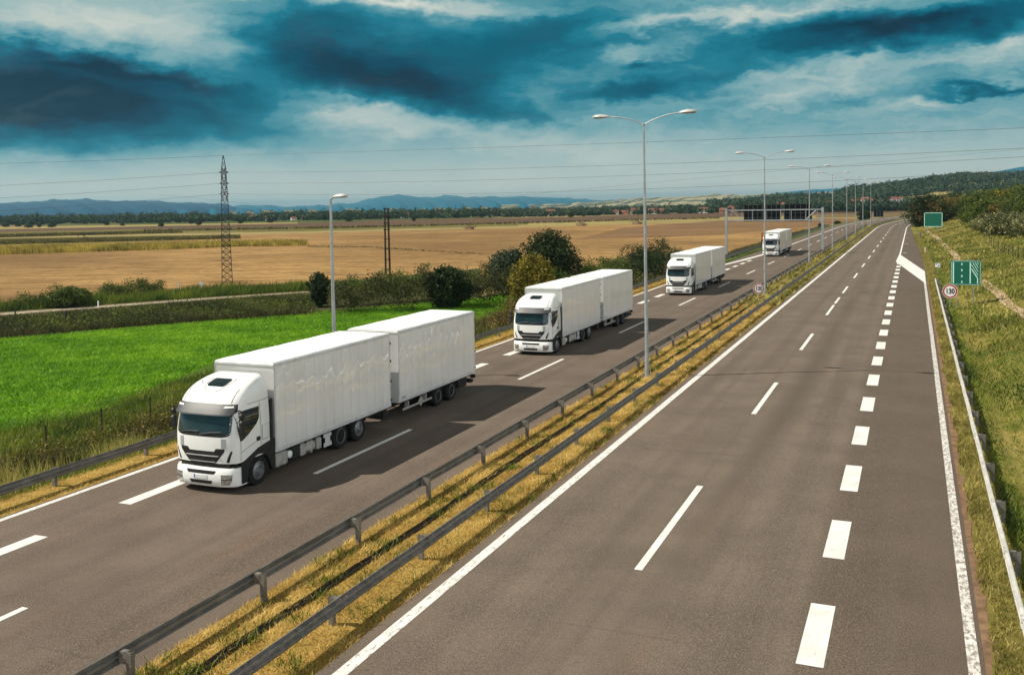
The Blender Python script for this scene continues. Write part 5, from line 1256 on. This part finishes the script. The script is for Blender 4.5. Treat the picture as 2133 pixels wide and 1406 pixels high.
# --- lone bushes out on the plain
LBF = [(663, 570, 0, 0)]
lone = [(12, 474, 14, 7), (38, 473, 12, 6), (60, 475, 20, 6), (82, 474, 10, 6), (108, 474.5, 16, 7), (222, 470, 14, 7), (255, 471, 10, 5), (336, 473, 12, 9), (398, 468, 14, 12), (414, 470, 16, 9), (501, 467, 12, 8), (508, 462, 12, 8), (563, 465, 14, 9), (676, 460, 14, 12), (727, 463, 16, 9), (862, 462, 8, 9), (896, 457, 9, 10), (825, 457, 9, 8), (978, 452, 14, 12), (1090, 448, 12, 6), (1189, 454, 14, 10), (1216, 452, 8, 7), (1445, 441, 10, 9), (1710, 476, 16, 10), (1745, 470, 14, 9), (1787, 449, 6, 5), (1660, 520, 8, 8)]
for i, (px, py, w, h) in enumerate(lone):
    x, y, ww, hh = bypix(px, py, w, h); o = proto('lone%d' % (i % 2), 'bush', 4., 3.6, LF['dark'], 500+i % 2, 70, 22, .24, 'dome', 0.)
    put(o, x, y, ZF-.1, max(ww/4., hh/3.6), None, hh/3.6*1.1); tag(o, 'small dark lone bush out on the distant fields', 'bush', 'lone bushes on the plain')
x, y, ww, hh = bypix(1801, 464, 24, 28); o = plant_mesh('bush', ww, hh, LF['dark'], 77, 110, 34, .3, 'round'); put(o, x, y, ZF, 1.); tag(o, 'dark round bush beyond the carriageway, between the far lamps', 'bush')
for px, py, lab in ((1210, 471, 'small earth heap with weeds in the tan field, left of the nearest tall lamp'), (1327, 467.5, 'small weedy heap with a thin stick, just left of the nearest tall lamp'), (978, 478, 'low dark weedy heap with a stick in the middle of the tan field'), (175, 501, 'rusty brown heap among the corn strips')):
    x, y, ww, hh = bypix(px, py, 22, 9); r = empty('heap', (x, y, ZF)); b = MB(); rr = np.random.default_rng(int(px))
    b.lathe([(-.1, ww*.5), (hh*.3, ww*.42), (hh*.6, ww*.25), (hh*.8, ww*.08)], 'z', n=14); b.v = [(a+rr.normal()*.12, c+rr.normal()*.12, d+rr.normal()*.08) for a, c, d in b.v]
    b.build('mound', MT['soil'], r); V, F, T = leaf_arrays(np.stack([rr.normal(size=40)*ww*.3, rr.normal(size=40)*ww*.3, np.abs(rr.normal(size=40))*hh*.35+hh*.2], 1), np.full(40, .35), 14, (.2, .2, .12), .14, rr)
    npmesh('weed_cover', V, F, LF['dark' if px > 200 else 'brown'], r, False, T)
    if px in (1327, 978): b = MB(); b.tube([(.2, 0, 0), (.25, 0, 3.6)], .06, 5); b.build('stick', MT['wood'], r)
    tag(r, lab, 'heap')
# --- far wood edge, one mass
def wood(name, P, mat, seed, per, size, spread):
    rng = np.random.default_rng(seed); C = []; ct = []
    for (x, y, z, h, w) in P:
        n = 9; u = rng.normal(size=(n, 3))*np.array([w*.3, w*.3, h*.2])+np.array([x, y, z+h*.52]); C.append(u); ct.append(np.clip(rng.normal()*.16+.42+(u[:, 2]-z-h*.5)/h*.3, .02, .95))
    V, F, T = leaf_arrays(np.concatenate(C), np.concatenate(ct), per, spread, size, rng)
    return tag(npmesh(name, V, F, mat, None, False, T), kind='stuff')
P = []; rng = np.random.default_rng(33)
for k in range(1500):
    px = rng.uniform(-350, 1720); dy = rng.choice([28.5, 27, 25.5, 24, 22.5])+rng.normal()*.4
    if px > 1250: dy -= 1.5
    q = gp(px, horizon(px)+dy, ZF); hpx = rng.uniform(7, 13)*(1.35 if px < 420 else 1.1)*(1.15 if 600 < px < 1050 else 1)
    if 430 < px < 560: hpx *= .8
    hpx = min(hpx, dy-4.5 if px > 1050 else dy-6+4*rng.uniform()); dep = Vector((*q, ZF-HC)).dot(_fw); h = hpx*dep/F0
    P.append((q[0], q[1], ZF, h, h*rng.uniform(.9, 1.7)))
wood('far_wood', P, LF['far'], 34, 13, .95, (1.1, 1.1, .8))
# wooded hill on the right
P = []; HA = np.array(H1); nr, nc = HA.shape[:2]
for k in range(5200):
    i = rng.uniform(0, 12.2); j = rng.uniform(0, nc-2); a, c = int(i), int(j)
    p = HA[a, c]+(HA[a+1, c]-HA[a, c])*(i-a)+(HA[a, c+1]-HA[a, c])*(j-c)
    m = math.sin(p[0]*.011+p[1]*.007)+math.sin(p[0]*.023-p[1]*.012+2)+.7*math.sin(p[1]*.03+1)
    if m > 1.02 and i > 1.2: continue
    h = rng.uniform(5, 9)*(1.15 if i < 1.5 else 1); P.append((p[0], p[1], p[2]-1, h, h*rng.uniform(.9, 1.5)))
wood('hillside_wood', P, LF['far'], 35, 9, 1.5, (1.5, 1.5, 1.0))
P = []
for k in range(420):
    px = rng.uniform(1540, 1925); q = gp(px, horizon(px)+rng.uniform(15, 20), ZF); d = ray(px, horizon(px)+1); D = rng.uniform(800, 900); t = D/math.hypot(d.x, d.y)
    h = rng.uniform(5, 9.5); P.append((d.x*t, d.y*t, ZF+1.2, h, h*rng.uniform(.9, 1.5)))
wood('far_wood', P, LF['far'], 36, 12, 1.0, (1.1, 1.1, .8))
HAZE = .95e-4; SKYK = 1.0; EXPO = .25
DENOISE = True
# ================================================================== air, sky, sun
b = MB(); b.box(-13000, 13000, -2500, 13500, ZF-1.5, 100)
hm = bpy.data.materials.new('haze'); hm.use_nodes = True; nt = hm.node_tree; nt.nodes.remove(nt.nodes['Principled BSDF'])
pv = nt.nodes.new('ShaderNodeVolumePrincipled'); pv.inputs['Density'].default_value = HAZE; pv.inputs['Color'].default_value = (.42, .74, .90, 1); pv.inputs['Anisotropy'].default_value = .4
nt.links.new(pv.outputs[0], nt.nodes['Material Output'].inputs['Volume'])
hz = b.build('haze', hm, None, 0); tag(hz, kind='stuff')
# sun: up left, a little behind the camera
SD = Vector((-3.26, -1.55, 3.95)).normalized(); EL = math.asin(SD.z)
sl = bpy.data.lights.new('sun', 'SUN'); sl.energy = 5.0; sl.angle = math.radians(.55); sl.color = (1, .93, .82)
so = bpy.data.objects.new('sun', sl); COL.objects.link(so); so.rotation_euler = SD.to_track_quat('Z', 'Y').to_euler(); so.location = SD*80
w = bpy.data.worlds.new('World'); S.world = w; w.use_nodes = True; nt = w.node_tree; bg = nt.nodes['Background']
sk = nt.nodes.new('ShaderNodeTexSky'); sk.sky_type = 'NISHITA'; sk.sun_disc = False; sk.sun_elevation = EL; sk.sun_rotation = math.atan2(SD.x, SD.y)
sk.air_density = 1.2; sk.dust_density = 1.0; sk.ozone_density = 2.5
tc = nt.nodes.new('ShaderNodeTexCoord'); sp = nt.nodes.new('ShaderNodeSeparateXYZ'); L(nt, tc.outputs['Generated'], sp.inputs[0])
az = math_(nt, 'ARCTAN2', sp.outputs[0], sp.outputs[1]); el = math_(nt, 'ARCSINE', sp.outputs[2])
cv = nt.nodes.new('ShaderNodeCombineXYZ'); L(nt, az, cv.inputs[0]); L(nt, el, cv.inputs[1])
mp = nt.nodes.new('ShaderNodeMapping'); mp.inputs['Scale'].default_value = (3.2, 9.5, 1); L(nt, cv.outputs[0], mp.inputs[0])
wf, wc = noise(nt, mp.outputs[0], 1.6, 6, .6)
wsub = nt.nodes.new('ShaderNodeVectorMath'); wsub.operation = 'SUBTRACT'; L(nt, wc, wsub.inputs[0]); wsub.inputs[1].default_value = (.5, .5, .5)
wsc = nt.nodes.new('ShaderNodeVectorMath'); wsc.operation = 'MULTIPLY'; L(nt, wsub.outputs[0], wsc.inputs[0]); wsc.inputs[1].default_value = (.13, .05, 0)
wv = nt.nodes.new('ShaderNodeVectorMath'); wv.operation = 'ADD'; L(nt, cv.outputs[0], wv.inputs[0]); L(nt, wsc.outputs[0], wv.inputs[1])
mpf = nt.nodes.new('ShaderNodeMapping'); mpf.inputs['Scale'].default_value = (16, 34, 1); L(nt, cv.outputs[0], mpf.inputs[0])
_, fc = noise(nt, mpf.outputs[0], 1.5, 7, .62)
fs = nt.nodes.new('ShaderNodeVectorMath'); fs.operation = 'SUBTRACT'; L(nt, fc, fs.inputs[0]); fs.inputs[1].default_value = (.5, .5, .5)
fm = nt.nodes.new('ShaderNodeVectorMath'); fm.operation = 'MULTIPLY_ADD'; L(nt, fs.outputs[0], fm.inputs[0]); fm.inputs[1].default_value = (.075, .04, 0); L(nt, wv.outputs[0], fm.inputs[2]); wv = fm
def azel(px, py): d = ray(px, py); return math.atan2(d.x, d.y), math.asin(d.z/d.length)
# cloud masses: (centre, half width, half height in survey pixels, tilt in degrees, weight)
BL = [(40, 205, 250, 70, 4, -.78), (250, 150, 230, 20, 9, -.30), (800, 150, 240, 78, 12, -.36), (960, 205, 180, 52, 14, -.24), (620, 120, 130, 70, 0, -.24), (1130, 80, 260, 65, -6, -.30), (1420, 40, 160, 25, -4, -.05), (1800, 75, 270, 38, -3, -.46), (1330, 190, 110, 26, -6, -.34),
      (1335, 128, 40, 9, 0, -.22), (2070, 185, 90, 11, 0, -.42), (2000, 30, 220, 22, -5, -.26), (430, 215, 190, 50, 12, -.24), (1560, 150, 200, 22, -8, -.12), (1750, 225, 260, 26, -5, -.10),
      (110, 25, 200, 50, 0, .17), (330, 70, 200, 46, 10, .14), (840, 4, 240, 16, 0, .30), (690, 205, 85, 26, 18, .18), (880, 265, 330, 30, 6, .22), (400, 195, 90, 14, 14, .12), (1300, 60, 150, 26, -10, .14), (1680, 150, 190, 30, -8, .16), (1330, 110, 90, 14, -8, .2), (1540, 25, 200, 15, -4, .25), (2090, 90, 90, 22, -14, .24), (1900, 210, 190, 18, -7, .18), (1620, 215, 120, 22, -14, .16)]
acc = None
for (px, py, rx, ry, ti, am) in BL:
    a0, e0 = azel(px, py); m2 = nt.nodes.new('ShaderNodeMapping'); m2.vector_type = 'TEXTURE'
    m2.inputs['Location'].default_value = (a0, e0, 0); m2.inputs['Rotation'].default_value = (0, 0, math.radians(-ti-1.)); m2.inputs['Scale'].default_value = (rx/F0, ry/F0, 1)
    L(nt, wv.outputs[0], m2.inputs[0]); ln = nt.nodes.new('ShaderNodeVectorMath'); ln.operation = 'LENGTH'; L(nt, m2.outputs[0], ln.inputs[0])
    q = math_(nt, 'MULTIPLY', math_(nt, 'EXPONENT', math_(nt, 'MULTIPLY', math_(nt, 'MULTIPLY', ln.outputs['Value'], ln.outputs['Value']), -1.)), am)
    acc = q if acc is None else math_(nt, 'ADD', acc, q)
mp3 = nt.nodes.new('ShaderNodeMapping'); mp3.inputs['Scale'].default_value = (3.6, 10, 1); mp3.inputs['Rotation'].default_value = (0, 0, .06); L(nt, wv.outputs[0], mp3.inputs[0])
nf, _ = noise(nt, mp3.outputs[0], 1.7, 8, .62, .6)
mp4 = nt.nodes.new('ShaderNodeMapping'); mp4.inputs['Scale'].default_value = (9, 46, 1); mp4.inputs['Rotation'].default_value = (0, 0, .1); L(nt, wv.outputs[0], mp4.inputs[0])
nf2, _ = noise(nt, mp4.outputs[0], 1.6, 7, .65, .4)
base = smooth_(nt, el, 0, .10, .80, .555)
amp = smooth_(nt, el, .02, .10, .10, .38)                 # streaks fade out in the calm band above the horizon
v = math_(nt, 'ADD', math_(nt, 'ADD', base, acc), math_(nt, 'MULTIPLY', math_(nt, 'SUBTRACT', nf, .5), amp))
v = math_(nt, 'ADD', v, math_(nt, 'MULTIPLY', math_(nt, 'SUBTRACT', nf2, .5), math_(nt, 'MULTIPLY', amp, smooth_(nt, az, -.42, -.2, .3, .85))))
v = math_(nt, 'ADD', v, smooth_(nt, el, .30, .75, 0., -.22))
rgt_fill = math_(nt, 'MULTIPLY', smooth_(nt, az, .45, .9), smooth_(nt, el, .95, .50))       # unseen bright cloud bank added at right to light the truck sides
v = math_(nt, 'ADD', v, math_(nt, 'MULTIPLY', rgt_fill, .34))
r = nt.nodes.new('ShaderNodeValToRGB'); e = r.color_ramp.elements; r.color_ramp.interpolation = 'LINEAR'
e[0].position = 0; e[0].color = (.0, .024, .048, 1); e[1].position = 1; e[1].color = (.72, .72, .64, 1)
for q, c in ((.14, (.0, .055, .10)), (.30, (.0, .10, .155)), (.43, (.010, .17, .24)), (.55, (.11, .29, .335)), (.66, (.27, .40, .41)), (.78, (.45, .51, .47)), (.90, (.66, .68, .60))):
    k = e.new(q); k.color = (*c, 1)
L(nt, v, r.inputs[0])
shade = mixc(nt, smooth_(nt, el, .26, .42), r.outputs[0], mixc(nt, smooth_(nt, v, .1, .9), (.045, .043, .040), (.17, .16, .145)))   # unseen overhead cloud, added dark and neutral to deepen the ground shadows
cl = mixc(nt, 1., mixc(nt, math_(nt, 'MULTIPLY', rgt_fill, .8), shade, (1.15, 1.25, 1.3)), (1/.1*SKYK, 1/.1*SKYK, 1/.1*SKYK), 'MULTIPLY')
cover = smooth_(nt, nf, .30, .52, .96, 1.)
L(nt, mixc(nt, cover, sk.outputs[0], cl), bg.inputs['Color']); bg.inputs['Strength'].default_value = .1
S.view_settings.view_transform = 'Standard'; S.view_settings.look = 'None'; S.view_settings.exposure = EXPO; S.view_settings.gamma = 1
S.render.engine = 'CYCLES'; S.cycles.use_denoising = DENOISE; S.cycles.max_bounces = 6; S.cycles.volume_bounces = 0; S.cycles.transparent_max_bounces = 6
S.cycles.use_adaptive_sampling = True; S.cycles.adaptive_threshold = .015
S.render.resolution_x = 1024; S.render.resolution_y = 674
